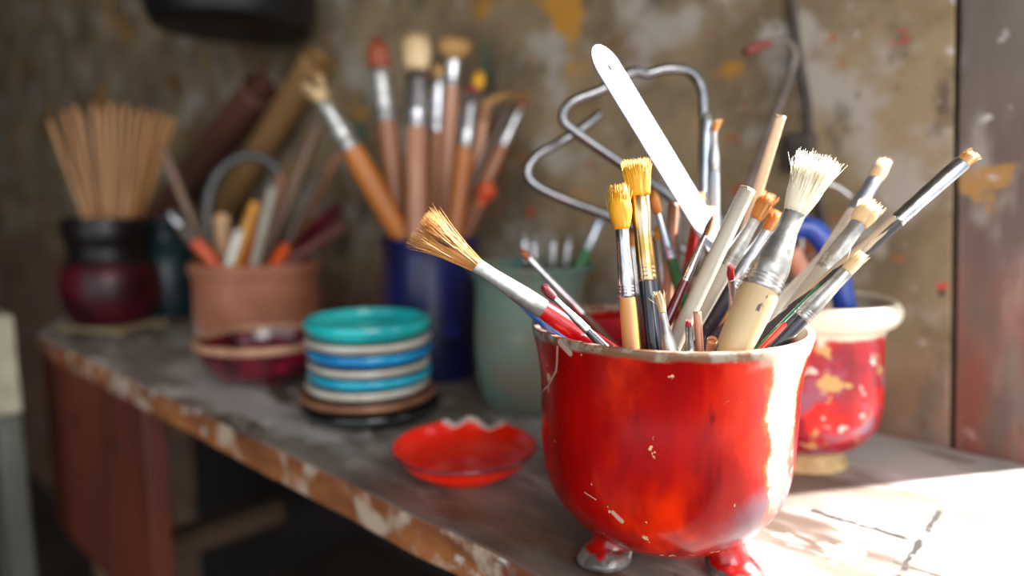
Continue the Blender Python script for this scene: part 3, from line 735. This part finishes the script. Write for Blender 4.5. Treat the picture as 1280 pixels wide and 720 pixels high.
def brush(cup, label, tip, cross, seg, w, mats, group=None, flat=.8, tuft='round', n=70, fray=.0006, split=0, bend=0., name='paintbrush', roll=0., crimp=True, fl_in=None, cat='paintbrush', rs=.00016):
    """tip/cross = (u, v, Y): where the tuft ends and where the brush dips into its pot; seg = (tuft, ferrule) lengths in pixels along the line;
    w = widths in pixels: tuft base, tuft belly, tuft tip, ferrule top, ferrule end, handle end"""
    pl = math.hypot(tip[0]-cross[0], tip[1]-cross[1])
    k = pxm((tip[2]+cross[2])/2)
    rad = max(w[5], w[4])*k/2
    T, C, E = settle(cup, tip, cross, rad, label, 3. if cup in (JAR, BLUE) else 2.2 if cup is PINK else 1.)
    length = (T-C).length
    m = length/pl                            # metres per pixel along the line
    k = T.y/856/2+C.y/856/2
    D = (T-E).normalized(); Lt = (T-E).length
    q = D.to_track_quat('Z', 'Y')
    # roll so that local x lies across the view
    view = (T+E)/2-Vector((0, 0, H)); side = D.cross(view).normalized()
    x0 = q @ Vector((1, 0, 0)); ang = math.atan2(x0.cross(side).dot(D), x0.dot(side))
    from mathutils import Quaternion
    q = Quaternion(D, ang+roll) @ q
    o = empty(name, E, label, cat, group, q)
    lb, lf = seg[0]*m, seg[1]*m
    zf1 = Lt-lb; zf0 = zf1-lf
    bw, mw, tw, f1, f0, h0 = [x*k/2 for x in w]
    hm, fm, bm_ = mats
    # handle: slim foot, fuller near the ferrule
    if hm is not None:
        zz0 = zf0+.002 if fm is not None else Lt
        pr = [(0, h0*.55, h0*.55), (.0012, h0*.85, h0*.85), (.004, h0, h0)]
        if fm is not None:
            pr += [(zz0*.5, (h0+f0)*.53, (h0+f0)*.53), (zz0*.82, f0*1.06, f0*.98), (zz0-.003, f0*.97, f0*.97), (zz0, f0*.88, f0*.88)]
        else: pr += [(Lt-.004, f0, f0), (Lt-.0015, f0*.97, f0*.97), (Lt-.0004, f0*.86, f0*.86), (Lt, f0*.5, f0*.5)]
        pr = smooth_prof(pr, 5) if len(pr) > 4 else pr
        link('handle', mesh('h', *stack_rings(pr, 20)), hm, o)
    if fm is not None:
        fl = flat
        pr = [(zf0-.0006, f0*.9, f0*.9), (zf0, f0*1.03, f0*1.03)]
        if crimp:
            z = zf0+lf*.05
            for i in range(3): pr += [(z, f0*1.02, f0*1.02), (z+lf*.018, f0*.95, f0*.95), (z+lf*.036, f0*1.02, f0*1.02)]; z += lf*.045
        pr += [(zf0+lf*.3, f0*.99, f0*.97)]
        if fl_in: pr += [(zf0+lf*.55, f1*fl_in, f0*.8*fl_in)]
        pr += [(zf1-lf*.25, f1*.99+.0*f0, f1*fl*1.1), (zf1-.0004, f1, f1*fl), (zf1, f1*.92, f1*fl*.92)]
        link('ferrule', mesh('f', *stack_rings(pr, 24)), fm, o)
    if bm_ is not None:
        zb = zf1-.0012
        me = bristle_mesh(lb+.0012, bw, bw*flat, mw, mw*flat, tw, tw*flat, n, fray, bend*k, split*k, rs)
        b = link('bristles', me, bm_, o); b.location = (0, 0, zb)
    return o

G1 = 'brushes in the large red pot'
def B(label, *a, **k): return brush(MAIN, label, *a, group=G1, **k)
B('low brush at the right rim with a stiff cream tuft, white ferrule and black handle', (1080, 317, .279), (960, 440, .272), (30, 80), (15, 17, 12, 17, 22, 24), (w_black, whitemetal, br_crm), n=110, fray=.0005)
B('big brush with a bushy white tuft, broad silver ferrule and chipped cream handle', (1024, 198, .285), (915, 440, .281), (72, 106), (27, 42, 56, 27, 46, 40), (w_cream, whitemetal, br_wht), n=420, fray=.0011, flat=.6)
B('long brush reaching far right with a worn stubby tuft and peeling black handle', (1218, 190, .300), (940, 436, .290), (18, 108), (17, 18, 14, 20, 19, 24), (w_peel, steel, br_tan), n=70, fray=.0008, flat=.6)
B('round brush with a fluffy yellow tuft, silver ferrule and plain tan handle', (773, 232, .305), (790, 440, .292), (52, 88), (18, 29, 24, 17, 21, 22), (w_tan, steel, br_yel), n=220, fray=.0006, flat=.8)
B('flat brush with a square yellow tuft, gold ferrule and black handle', (794, 200, .305), (819, 440, .294), (42, 110), (28, 33, 35, 25, 23, 25), (w_black, gold, br_yel), n=260, fray=.0005, flat=.5, fl_in=.84)
B('brush leaning far left over the pot rim with a splayed tan tuft and red handle', (524, 284, .300), (747, 432, .296), (82, 100), (19, 24, 34, 19, 25, 26), (w_red, whitemetal, br_tan), n=620, fray=.0021, split=17, flat=.6, crimp=False, rs=.00015)
B('thin brush with a dark red tip and black handle resting across the red handled brush', (677, 357, .285), (762, 440, .283), (20, 60), (9, 12, 8, 7, 11, 11), (w_black, steel, br_mar), n=50, fray=.0003)
B('short whitened brush with a few frayed bristles left, against the black handled brush', (823, 364, .283), (838, 440, .281), (27, 60), (9, 10, 12, 10, 20, 20), (w_white, whitemetal, br_crm), n=36, fray=.0008, crimp=False)
B('tiny silver brush with a red tip just above the front rim', (860, 399, .283), (863, 442, .282), (11, 40), (6, 8, 4, 9, 13, 12), (w_white, steel, br_red), n=24, fray=.0003)
B('slim silver brush with a dark red tip in front of the black stained handles', (912, 331, .293), (923, 436, .289), (17, 46), (6, 9, 5, 8, 13, 12), (w_maroon, steel, br_red), n=40, fray=.0003)
B('grey painted dowel with a flat cut top leaning right', (927, 252, .305), (838, 440, .300), (0, 0), (18, 18, 18, 19, 20, 20), (w_grey, None, None), name='painted_dowel', cat='stick')
B('brush with a ragged orange tuft, dented silver ferrule and grey handle', (963, 242, .320), (850, 432, .312), (33, 70), (15, 20, 20, 14, 20, 23), (w_grey, whitemetal, br_org), n=120, fray=.0009)
B('brush with a thin frayed orange tuft and dark lavender stained handle', (973, 264, .335), (872, 428, .325), (26, 84), (12, 16, 14, 13, 22, 22), (w_lav, steel, br_org), n=70, fray=.0009)
STRIP = settle(MAIN, (745, 56, .366), (930, 360, .350), .006, 'strip', .5)
B('slim brush with a small brown tip and pale silver ferrule behind the red handled one', (650, 311, .372), (738, 402, .368), (14, 100), (8, 10, 5, 8, 10, 9), (w_dull, steel, br_brn), n=30, fray=.0003)
B('bright blue paint streaked stick low at the left rim', (652, 376, .336), (716, 436, .325), (0, 0), (14, 14, 14, 14, 15, 15), (w_blue, None, None), name='painted_stick', cat='stick')
B('pale stub of a brush beside the tiny red tipped one', (872, 396, .291), (875, 442, .289), (0, 0), (9, 9, 9, 9, 10, 10), (w_pink, None, None), name='wooden_stub', cat='stick')
B('short rounded wooden stub end peeping over the front rim', (890, 428, .282), (888, 442, .281), (0, 0), (10, 10, 10, 11, 12, 12), (w_pale, None, None), name='wooden_stub', cat='stick')
B('brush with a small orange tuft, pale blue ferrule and green handle', (815, 236, .352), (866, 422, .342), (28, 60), (10, 15, 9, 9, 13, 13), (w_green, bluesteel, br_org), n=90, fray=.0004)
B('small white ferruled brush with a yellow tip behind the gold ferrule', (821, 283, .375), (838, 425, .365), (18, 70), (8, 10, 6, 11, 13, 13), (w_white, whitemetal, br_yel), n=40, fray=.0003)
B('grey brush with an orange tip half hidden between the two yellow brushes', (789, 288, .385), (800, 412, .375), (20, 60), (8, 10, 6, 9, 10, 10), (w_dark, steel, br_org), n=40, fray=.0003)
B('small pointed brush with a brown and amber tip and maroon handle leaning right', (893, 268, .318), (822, 428, .308), (30, 62), (6, 9, 4, 7, 12, 14), (w_maroon, steel, br_drk), n=60, fray=.0003)
B('pale wooden dowel with a rounded end rising behind the orange tufts', (969, 168, .345), (893, 418, .345), (0, 0), (11, 11, 11, 11, 12, 12), (w_pale, None, None), name='wooden_dowel', cat='stick')
B('brush with a blunt cream tuft and blue steel ferrule behind the long peeling one', (1108, 200, .372), (985, 400, .350), (28, 52), (17, 20, 12, 17, 19, 18), (w_white, bluesteel, br_crm), n=120, fray=.0004)
B('brush with a short ragged cream tuft just above the long peeling handle', (1092, 254, .345), (965, 425, .330), (30, 78), (22, 29, 28, 20, 23, 22), (w_grey, whitemetal, br_crm), n=140, fray=.0009)
B('white tipped grey stick leaning right under the big white brush', (1040, 314, .325), (930, 428, .315), (0, 0), (17, 17, 17, 18, 19, 19), (w_white, None, None), name='painted_stick', cat='stick')
B('thin green handle squeezed under the long peeling one', (1020, 366, .300), (952, 434, .292), (0, 0), (10, 10, 10, 10, 11, 11), (w_green, None, None), name='painted_stick', cat='stick')
B('thin orange red handle squeezed low against the right rim', (982, 404, .290), (950, 438, .284), (0, 0), (6, 6, 6, 6, 7, 7), (w_vermil, None, None), name='painted_stick', cat='stick')
B('upright steel ferrule brush standing tall at the back of the pot', (884, 140, .388), (876, 402, .374), (10, 92), (10, 11, 9, 13, 14, 13), (w_bluegrey, bluesteel, br_gry), n=40, fray=.0003)
B('upright slim brush with a small orange tip beside the tall steel one', (893, 150, .385), (892, 402, .372), (12, 52), (7, 11, 10, 7, 12, 9), (w_bluegrey, whitemetal, br_org), n=50, fray=.0005, bend=-6)
B('brush with a grey tip and pinkish body among the back cluster', (845, 250, .380), (838, 410, .370), (14, 66), (12, 13, 10, 14, 15, 15), (w_orange, whitemetal, br_gry), n=40, fray=.0003)
B('pinkish handle leaning behind the grey tipped brush', (841, 268, .362), (832, 415, .358), (0, 0), (12, 12, 12, 12, 13, 13), (w_pink, None, None), name='painted_stick', cat='stick')
B('brush with an amber tip and vermilion red handle in the back cluster', (876, 240, .368), (846, 415, .360), (18, 24), (10, 13, 10, 10, 10, 11), (w_vermil, steel, br_org), n=60, fray=.0004)
B('wide white worn ferrule behind the vermilion handle', (888, 258, .384), (866, 410, .374), (6, 80), (17, 17, 15, 19, 20, 18), (w_white, whitemetal, br_crm), n=40, fray=.0003)
B('yellow handle glimpsed between the lavender handle and the big brush', (920, 345, .345), (893, 425, .335), (0, 0), (10, 10, 10, 10, 12, 12), (w_yellow, None, None), name='painted_stick', cat='stick')
B('black stained handle crossing behind the big cream handle', (925, 395, .310), (880, 437, .300), (0, 0), (13, 13, 13, 14, 16, 16), (w_lav, None, None), name='painted_stick', cat='stick')

# metal strip with a hole in one end
T, Cc, E = STRIP; D = (T-E).normalized(); Lt = (T-E).length
from mathutils import Quaternion
q = D.to_track_quat('Z', 'Y'); nrm = Vector((.55, -.55, .5)); nrm = (nrm-D*nrm.dot(D)).normalized()
xv = nrm.cross(D) if True else None
mat3 = Matrix((nrm.cross(D)*-1, nrm*-1 if False else D.cross(nrm.cross(D)*-1), D)).transposed()
strip = empty('metal_strip', E, 'bright flat metal strip with a rounded holed end leaning left out of the pot', 'tool', None, mat3.to_quaternion())
wd = 28*pxm(.372); hole = .0020
bm = bmesh.new(); outl = []
for i in range(17):
    a = PI*i/16; outl.append((wd*math.cos(a), Lt-wd+wd*math.sin(a)))
outl += [(-wd, 0), (wd, 0)]
ho = [(hole*math.cos(2*PI*i/12), Lt-wd*1.05+hole*math.sin(2*PI*i/12)) for i in range(12)]
vo = [bm.verts.new((x, 0, z)) for x, z in outl]; vh = [bm.verts.new((x, 0, z)) for x, z in ho]
es = [bm.edges.new((vo[i], vo[(i+1) % len(vo)])) for i in range(len(vo))]+[bm.edges.new((vh[i], vh[(i+1) % 12])) for i in range(12)]
bmesh.ops.triangle_fill(bm, edges=es, use_beauty=True, use_dissolve=False)
g = bmesh.ops.extrude_face_region(bm, geom=list(bm.faces)); bmesh.ops.translate(bm, verts=[x for x in g['geom'] if isinstance(x, bmesh.types.BMVert)], vec=(0, .0012, 0))
bmesh.ops.recalc_face_normals(bm, faces=bm.faces); me = bpy.data.meshes.new('strip'); bm.to_mesh(me); bm.free()
strip_m = M('bright_aluminium', rgb(168, 173, 182), rgb(140, 147, 158), scale=40, rough=.42, metal=.6)
o = link('blade', me, strip_m, strip, smooth=False); bev(o, .0004)

# ------------------------------------------------------------------ things standing in the second pot
wire_m = M('bent_wire', rgb(150, 150, 152), rgb(124, 124, 128), scale=60, rough=.25, metal=1)
def wire_thing(name, label, cat, pts, r, mat, Yb, n=10, part=None, k=8, radii=None):
    P = [at(*p) for p in pts]
    P = spline(P, k)
    o = link(name, mesh(name, *tube(P, r, n, radii=radii)), mat)
    return tag(o, label, cat)
wire_thing('bent_wire', 'upper thick bent wire loop rising left and arching over behind the metal strip', 'wire',
    [(975, 395, .445), (930, 330, .445), (850, 256, .44), (790, 214, .435), (722, 167, .43), (704, 148, .43), (714, 128, .43), (752, 112, .432), (790, 90, .436), (808, 92, .44), (835, 86, .44), (862, 90, .442), (877, 112, .444), (880, 150, .446), (884, 240, .448), (930, 330, .45), (975, 388, .452)], .0031, wire_m, .45)
wire_thing('bent_wire', 'lower thick bent wire loop nearest the small brushes in the grey green pot', 'wire',
    [(968, 390, .470), (900, 335, .466), (790, 282, .460), (712, 252, .455), (668, 230, .455), (660, 212, .455), (672, 194, .456), (700, 178, .458), (728, 160, .461), (750, 142, .465)], .0031, wire_m, .45)
tape_m = M('pink_tape', rgb(176, 120, 112), rgb(196, 170, 160), scale=60, rough=.6)
blue_h = M('blue_plastic', rgb(26, 74, 170), rgb(16, 52, 140), scale=30, rough=.35, coat=.3)
wire_thing('curved_handle', 'thick blue curved handle arching inside the cream rimmed pot', 'handle',
    [(962, 392, .452), (965, 330, .448), (982, 292, .446), (1008, 284, .444), (1030, 302, .442), (1046, 340, .44), (1056, 384, .438), (1060, 410, .437)], .0072, blue_h, .45, 14)
wire_thing('modelling_stick', 'pink rounded stick leaning left inside the cream rimmed pot', 'stick',
    [(988, 312, .430), (1000, 338, .430), (1016, 375, .432), (1030, 410, .434)], .0062, w_pink, .43, 12)
wire_thing('wire_loop', 'thin pale wire hook curling right behind the big white brush', 'wire',
    [(1000, 392, .484), (1002, 300, .484), (1010, 246, .483), (1025, 230, .482), (1045, 233, .481), (1064, 246, .480)], .0013, M('pale_wire', rgb(216, 216, 212), rough=.35, metal=.5), .45, 8)
# small items leaning on the wall
hook = empty('wire_hook_rod', (0, 0, 0), 'thin metal rod with a bent red tipped end leaning against the wall', 'rod')
pp = [at(*p) for p in [(946, 400, .462), (952, 300, .475), (960, 200, .49), (978, 130, .50), (993, 82, .505), (990, 58, .503), (972, 50, .50), (950, 58, .495)]]
pp = spline([at(u, v, y) for u, v, y in [(908, 398, .470), (912, 320, .49), (935, 235, .515), (962, 165, .53), (990, 88, .545), (992, 62, .545), (980, 52, .543), (958, 55, .54)]], 8)
hook.location = pp[0]
def loc(pts, o): return [p-o.location for p in pts]
rod_m = M('dull_rod', rgb(126, 116, 108), rgb(104, 92, 86), scale=40, rough=.5, metal=.3)
link('rod', mesh('rod', *tube(loc(pp, hook), .0030, 10)), rod_m, hook)
pq = spline([at(u, v, y) for u, v, y in [(960, 55, .54), (946, 58, .538), (932, 66, .536)]], 4)
o = link('tip', mesh('tip', *tube(loc(pq, hook), .0036, 10)), M('red_tip', rgb(124, 54, 50), rough=.6), hook); o['label'] = 'red tip'
# dark cable running down the wall
def wallpt(u, v, off):                # on the wall face, off metres in front
    r = ray(u, v); o0 = Vector((0, 0, H)); nn_ = DB
    t = (W0+DB*off-o0).dot(nn_)/r.dot(nn_); return o0+r*t
cab = spline([wallpt(u, v, .004) for u, v in [(985, -40), (991, 10), (999, 70), (1008, 120), (1014, 180), (1022, 230), (1032, 290), (1046, 350), (1060, 430)]], 6)
cable = empty('wall_cable', cab[-1], 'dark thin cable running down the grey wall', 'cable')
cab_m = M('dark_cable', rgb(52, 44, 40), rgb(70, 60, 54), scale=40, rough=.6)
link('cord', mesh('c', *tube(loc(cab, cable), .0028, 8)), cab_m, cable)
c0 = wallpt(1000, 190, .006)-cable.location
o = link('clip', mesh('c', *box(.022, .010, .030)), cab_m, cable, smooth=False); o.location = c0; o.rotation_euler = (0, 0, ANG); bev(o, .003)

# ------------------------------------------------------------------ brushes in the blue vase
G2 = 'tall brushes in the blue vase'
def V(label, *a, **k): return brush(BLUE, label, *a, group=G2, rs=.0003, **k)
YB = P4.y
V('blue vase brush leaning left with a forked whitish tuft and thick orange handle', (388, 98, YB-.03), (504, 298, YB-.01), (30, 66), (17, 19, 22, 20, 27, 27), (w_ginger, whitemetal, br_crm), n=60, fray=.0014, split=12)
V('blue vase brush with a domed rust brown tuft, second from the left', (470, 46, YB), (501, 300, YB), (36, 66), (24, 28, 14, 21, 25, 26), (w_brown, whitemetal, br_rust), n=80, fray=.0008)
V('blue vase brush with a big cream bristle head and thick pale handle', (521, 42, YB-.012), (521, 300, YB-.012), (46, 74), (28, 36, 38, 25, 25, 25), (w_pink, steel, br_crm), n=120, fray=.0013)
V('slim silver ferruled brush just right of the big cream head in the blue vase', (549, 80, YB+.008), (541, 300, YB+.008), (16, 66), (12, 15, 13, 15, 15, 14), (w_brown, steel, br_dtan), n=40, fray=.0008)
V('blue vase brush with a wide flat dull tan head and short ferrule', (568, 46, YB+.022), (556, 300, YB+.016), (24, 34), (22, 38, 44, 19, 17, 18), (w_pink, steel, br_dtan), n=100, fray=.0012, flat=.5)
V('blue vase brush with a stubby pinkish tuft, wide ferrule and orange handle', (591, 108, YB-.015), (567, 300, YB-.012), (10, 68), (18, 20, 18, 21, 21, 20), (w_ginger, steel, br_mar), n=40, fray=.0006)
V('blue vase brush with a tan tuft swept sideways to the right', (610, 108, YB+.02), (582, 300, YB+.015), (24, 20), (14, 17, 16, 15, 15, 15), (w_pink, w_brown, br_dtan), n=80, fray=.0012, bend=-48)
V('blue vase brush with a short mustard tuft behind the sideways swept one', (600, 88, YB+.034), (574, 300, YB+.025), (22, 40), (12, 15, 12, 12, 13, 13), (w_dark, steel, br_yel), n=40, fray=.0006)
V('blue vase brush leaning right with a silver ferrule and reddish handle', (655, 124, YB+.012), (575, 298, YB+.012), (10, 54), (11, 12, 10, 12, 15, 14), (w_brown, steel, br_rust), n=40, fray=.0006)
V('dark slim stick leaning right in the blue vase', (630, 148, YB+.036), (556, 300, YB+.034), (0, 0), (9, 9, 9, 9, 9, 9), (w_dark, None, None), name='dark_stick', cat='stick')
V('stick with a bright orange rounded head low in the blue vase', (614, 226, YB-.014), (582, 298, YB-.014), (22, 10), (20, 25, 18, 12, 12, 11), (w_brown, w_orange, w_orange), n=0, name='orange_headed_stick', cat='stick', crimp=False)

# small brushes in the teal pot
G3 = 'small brushes in the grey green pot'
def TT(label, *a, **k): return brush(TEAL, label, *a, group=G3, rs=.0003, **k)
YT = P3.y
for i, (u, v, c, lb) in enumerate([(655, 288, 658, 'white tipped small brush leftmost in the grey green pot'), (667, 292, 668, 'white tipped small brush second from the left in the grey green pot'),
        (692, 291, 690, 'white tipped small brush third from the left in the grey green pot'), (712, 292, 706, 'white tipped small brush fourth from the left in the grey green pot')]):
    TT(lb, (u, v, YT-.008+.006*i), (c, 342, YT-.008+.006*i), (12, 26), (8, 9, 6, 8, 9, 8), (w_dark, steel, br_gry), n=24, fray=.0005)
TT('steel and green brush leaning right in the grey green pot', (755, 262, YT), (718, 348, YT-.002), (14, 40), (9, 11, 7, 11, 13, 12), (w_green, bluesteel, br_gry), n=30, fray=.0005)

# sticks in the maroon jar
G4 = 'thin wooden sticks in the maroon jar'
rs_ = random.Random(5)
stick_m = wood('stick_wood', (176, 126, 78), (146, 100, 60))
tops = [(66, 160), (82, 150), (95, 143), (104, 152), (118, 141), (128, 148), (138, 140), (148, 146), (158, 142), (168, 150), (178, 146), (187, 152), (196, 150), (206, 153), (214, 158)]
ordn = ['leftmost', 'second', 'third', 'fourth', 'fifth', 'sixth', 'seventh', 'eighth', 'ninth', 'tenth', 'eleventh', 'twelfth', 'thirteenth', 'fourteenth', 'rightmost']
for i, (u, v) in enumerate(tops):
    dy = rs_.uniform(-.022, .022)
    lb = ordn[i]+' of the thin wooden sticks fanned out of the maroon jar' if i in (0, 14) else ordn[i]+' from the left of the thin wooden sticks in the maroon jar'
    brush(JAR, lb, (u, v, P7.y+dy*1.6), (142+(u-142)*.44, 278, P7.y+dy), (0, 0), (6.2, 6.2, 6.2, 6.4, 6.4, 6.4), (stick_m, None, None), group=G4, name='wooden_stick', cat='stick')

# tools in the pink pot
G5 = 'modelling tools in the pink pot'
YK = P5.y
def K(label, tip, cross, wpx, mat, name='modelling_tool', **k):
    return brush(PINK, label, (tip[0], tip[1], YK+tip[2]), (cross[0], cross[1], YK+cross[2]), (0, 0), (wpx,)*6, (mat, None, None), group=G5, name=name, cat='tool')
hoop_m = M('hoop_grey', rgb(96, 96, 94), rgb(74, 74, 74), scale=30, rough=.4, metal=.5)
hp = spline([at(u, v, y) for u, v, y in [(262, 336, YK+.010), (260, 320, YK+.010), (259, 270, YK+.014), (265, 232, YK+.02), (284, 206, YK+.028), (312, 194, YK+.036), (338, 204, YK+.042), (352, 224, YK+.044), (350, 270, YK+.044), (340, 333, YK+.044)]], 6)
o = link('metal_hoop', mesh('hoop', *tube(hp, .0062, 12)), hoop_m); tag(o, 'grey curved metal hoop arching over the tools in the pink pot', 'hoop', G5)
for q0, q1 in zip(hp[::3], hp[3::3]): SEGS.setdefault(id(PINK), []).append((q0, q1, .0062))
K('thin brown stick leaning far left out of the pink pot', (208, 196, .0), (262, 332, .0), 11, w_dull, 'wooden_tool')
brush(PINK, 'tool with a shiny silver tip leaning left from the pink pot', (212, 264, YK-.02), (266, 334, YK-.02), (0, 24), (12, 12, 12, 14, 15, 14), (w_dark, steel, None), group=G5, name='metal_tipped_tool', cat='tool')
K('long tan stick with a pointed top leaning right out of the pink pot', (394, 166, .02), (326, 332, .01), 15, w_dull, 'wooden_tool')
K('thick blond wooden tool near the middle of the pink pot', (277, 276, -.03), (284, 332, -.03), 18, w_pale, 'wooden_tool')
K('yellowish tool leaning right beside the thick blond one', (318, 258, -.02), (294, 332, -.025), 14, w_yellow, 'wooden_tool')
K('whitish slim tool in front of the yellowish one in the pink pot', (300, 288, -.045), (286, 332, -.045), 11, w_white, 'plastic_tool')
K('orange tool leaning right at the centre of the pink pot', (325, 294, -.045), (308, 332, -.045), 17, w_orange, 'plastic_tool')
K('orange tool end low at the right of the pink pot', (358, 308, -.04), (342, 333, -.04), 15, w_orange, 'plastic_tool')
K('orange tool end low at the left rim of the pink pot', (247, 304, -.02), (271, 332, -.02), 16, w_orange, 'plastic_tool')
K('brown tool rising behind the orange ones in the pink pot', (352, 226, .03), (330, 330, .02), 13, w_brown, 'wooden_tool')
K('maroon tool leaning right out of the pink pot', (420, 262, -.015), (348, 330, -.015), 17, w_maroon, 'wooden_tool')
K('dull red brown tool leaning right above the maroon one', (424, 286, -.03), (354, 332, -.03), 15, w_mau, 'wooden_tool')
K('dark slim tool behind the maroon one in the pink pot', (398, 224, .02), (346, 330, .015), 11, w_dark, 'wooden_tool')
K('tan tool leaning right at the back of the pink pot', (425, 190, .04), (352, 326, .02), 10, w_brown, 'wooden_tool')
K('pale grey tool between the hoop and the orange tools', (340, 240, .0), (318, 330, -.01), 12, w_grey, 'wooden_tool')
# logs and things against the wall behind
log_m = M('log_tan', rgb(150, 112, 66), rgb(116, 84, 48), scale=14, rough=.8, bump=.4, stretch=(1, 1, .2))
log2_m = M('log_red', rgb(96, 56, 38), rgb(72, 40, 28), scale=14, rough=.8, bump=.4, stretch=(1, 1, .2))
def log(p0, p1, r, mat, label, name='wooden_roller'):
    d = (p1-p0); L = d.length; q = d.to_track_quat('Z', 'Y')
    o = empty(name, p0, label, 'roller', 'wooden rollers against the wall', q)
    pr = smooth_prof([(0, r*.9, r*.9), (.004, r, r), (L*.5, r*1.02, r*1.0), (L-.004, r, r), (L, r*.9, r*.9)], 4)
    link('barrel', mesh('log', *stack_rings(pr, 24)), mat, o)
    link('end_knob', mesh('knob', *stack_rings(smooth_prof([(L-.001, r*.34, r*.34), (L+.010, r*.34, r*.34), (L+.014, r*.45, r*.45), (L+.022, r*.42, r*.42), (L+.025, r*.15, r*.15)], 3), 16)), mat, o)
def lean(u0, v0, u1, v1, r, off0=.0):
    p1 = wallpt(u1, v1, r+.003); q = wallpt(u0, v0, r+.003+off0); return q, p1
p0, p1 = lean(287, 250, 392, 84, .021, .012); d = (p1-p0).normalized(); p0 = p0+d*((.030-p0.z)/d.z)
log(p0, p1, .021, log_m, 'tan wooden roller leaning diagonally against the wall behind the pink pot')
p0, p1 = lean(225, 240, 320, 118, .026, .012); d = (p1-p0).normalized(); p0 = p0+d*((.036-p0.z)/d.z)
log(p0, p1, .026, log2_m, 'dark red brown wooden roller leaning against the wall left of the tan one')
pb = wallpt(290, 250, .10)
blk = link('wood_block', mesh('blk', *box(.10, .04, .13, 0, 0, .065)), log_m, smooth=False); bev(blk, .004, 3); blk.location = (pb.x, pb.y, 0); blk.rotation_euler = (0, 0, ANG+.5)
tag(blk, 'tan block of wood standing behind the pink pot under the leaning roller', 'block')
# black basin hanging high on the wall
bc = wallpt(290, 20, .112); zb = wallpt(290, 46, .10).z
kb = pxm(bc.y)
hang_m = M('black_enamel', rgb(14, 14, 15), rgb(24, 24, 26), scale=20, rough=.4)
basin = empty('black_basin', (bc.x, bc.y, zb), 'black rounded basin hanging high on the wall at the upper left', 'basin')
rB = .108
vs, fs = lathe(smooth_prof(shell([(0, 0), (rB*.78, .001), (rB*.92, .012), (rB*.98, .045), (rB, .10), (rB*1.02, .13)], .004, .006), 4), 64)
link('bowl', mesh('basin', vs, fs), hang_m, basin)
vs, fs = tube(spline([(DB*-rB*1.0+DA*-.03+Vector((0, 0, .115))), (DB*-(rB+.001)+DA*-.02+Vector((0, 0, .150))), (DB*-(rB+.001)+DA*.02+Vector((0, 0, .150))), (DB*-rB*1.0+DA*.03+Vector((0, 0, .115)))], 6), .003, 8)
link('handle', mesh('hd', vs, fs), hang_m, basin)

# ------------------------------------------------------------------ light
sun = bpy.data.lights.new('sun', 'SUN'); so = bpy.data.objects.new('sun', sun); COL.objects.link(so)
sun.energy = 30; sun.angle = math.radians(2.4); sun.color = (1, .975, .93)
el = math.radians(40); sd = Vector((.973*math.cos(el), .232*math.cos(el), math.sin(el)))
so.rotation_euler = sd.to_track_quat('Z', 'Y').to_euler()
al = bpy.data.lights.new('front_fill', 'AREA'); ao = bpy.data.objects.new('front_fill', al); COL.objects.link(ao)  # added fill lamp standing inside the room at the right, no doorway there
al.shape = 'RECTANGLE'; al.size = .7; al.size_y = 1.0; al.energy = 14.5; al.color = (1, .97, .93)
ao.location = room(.98, .95, .62); ao.rotation_euler = (ao.location-Vector((.08, .33, .1))).to_track_quat('Z', 'Y').to_euler()
wd_ = bpy.data.worlds.new('sky'); S.world = wd_; wd_.use_nodes = True
bg = wd_.node_tree.nodes['Background']; bg.inputs[0].default_value = (.86, .93, 1, 1); bg.inputs[1].default_value = 1.9
vs_ = S.view_settings; vs_.view_transform = 'Standard'; vs_.look = 'None'; vs_.gamma = 1; vs_.use_curve_mapping = False; vs_.exposure = 0
S.cycles.use_denoising = True
S.cycles.max_bounces = 8
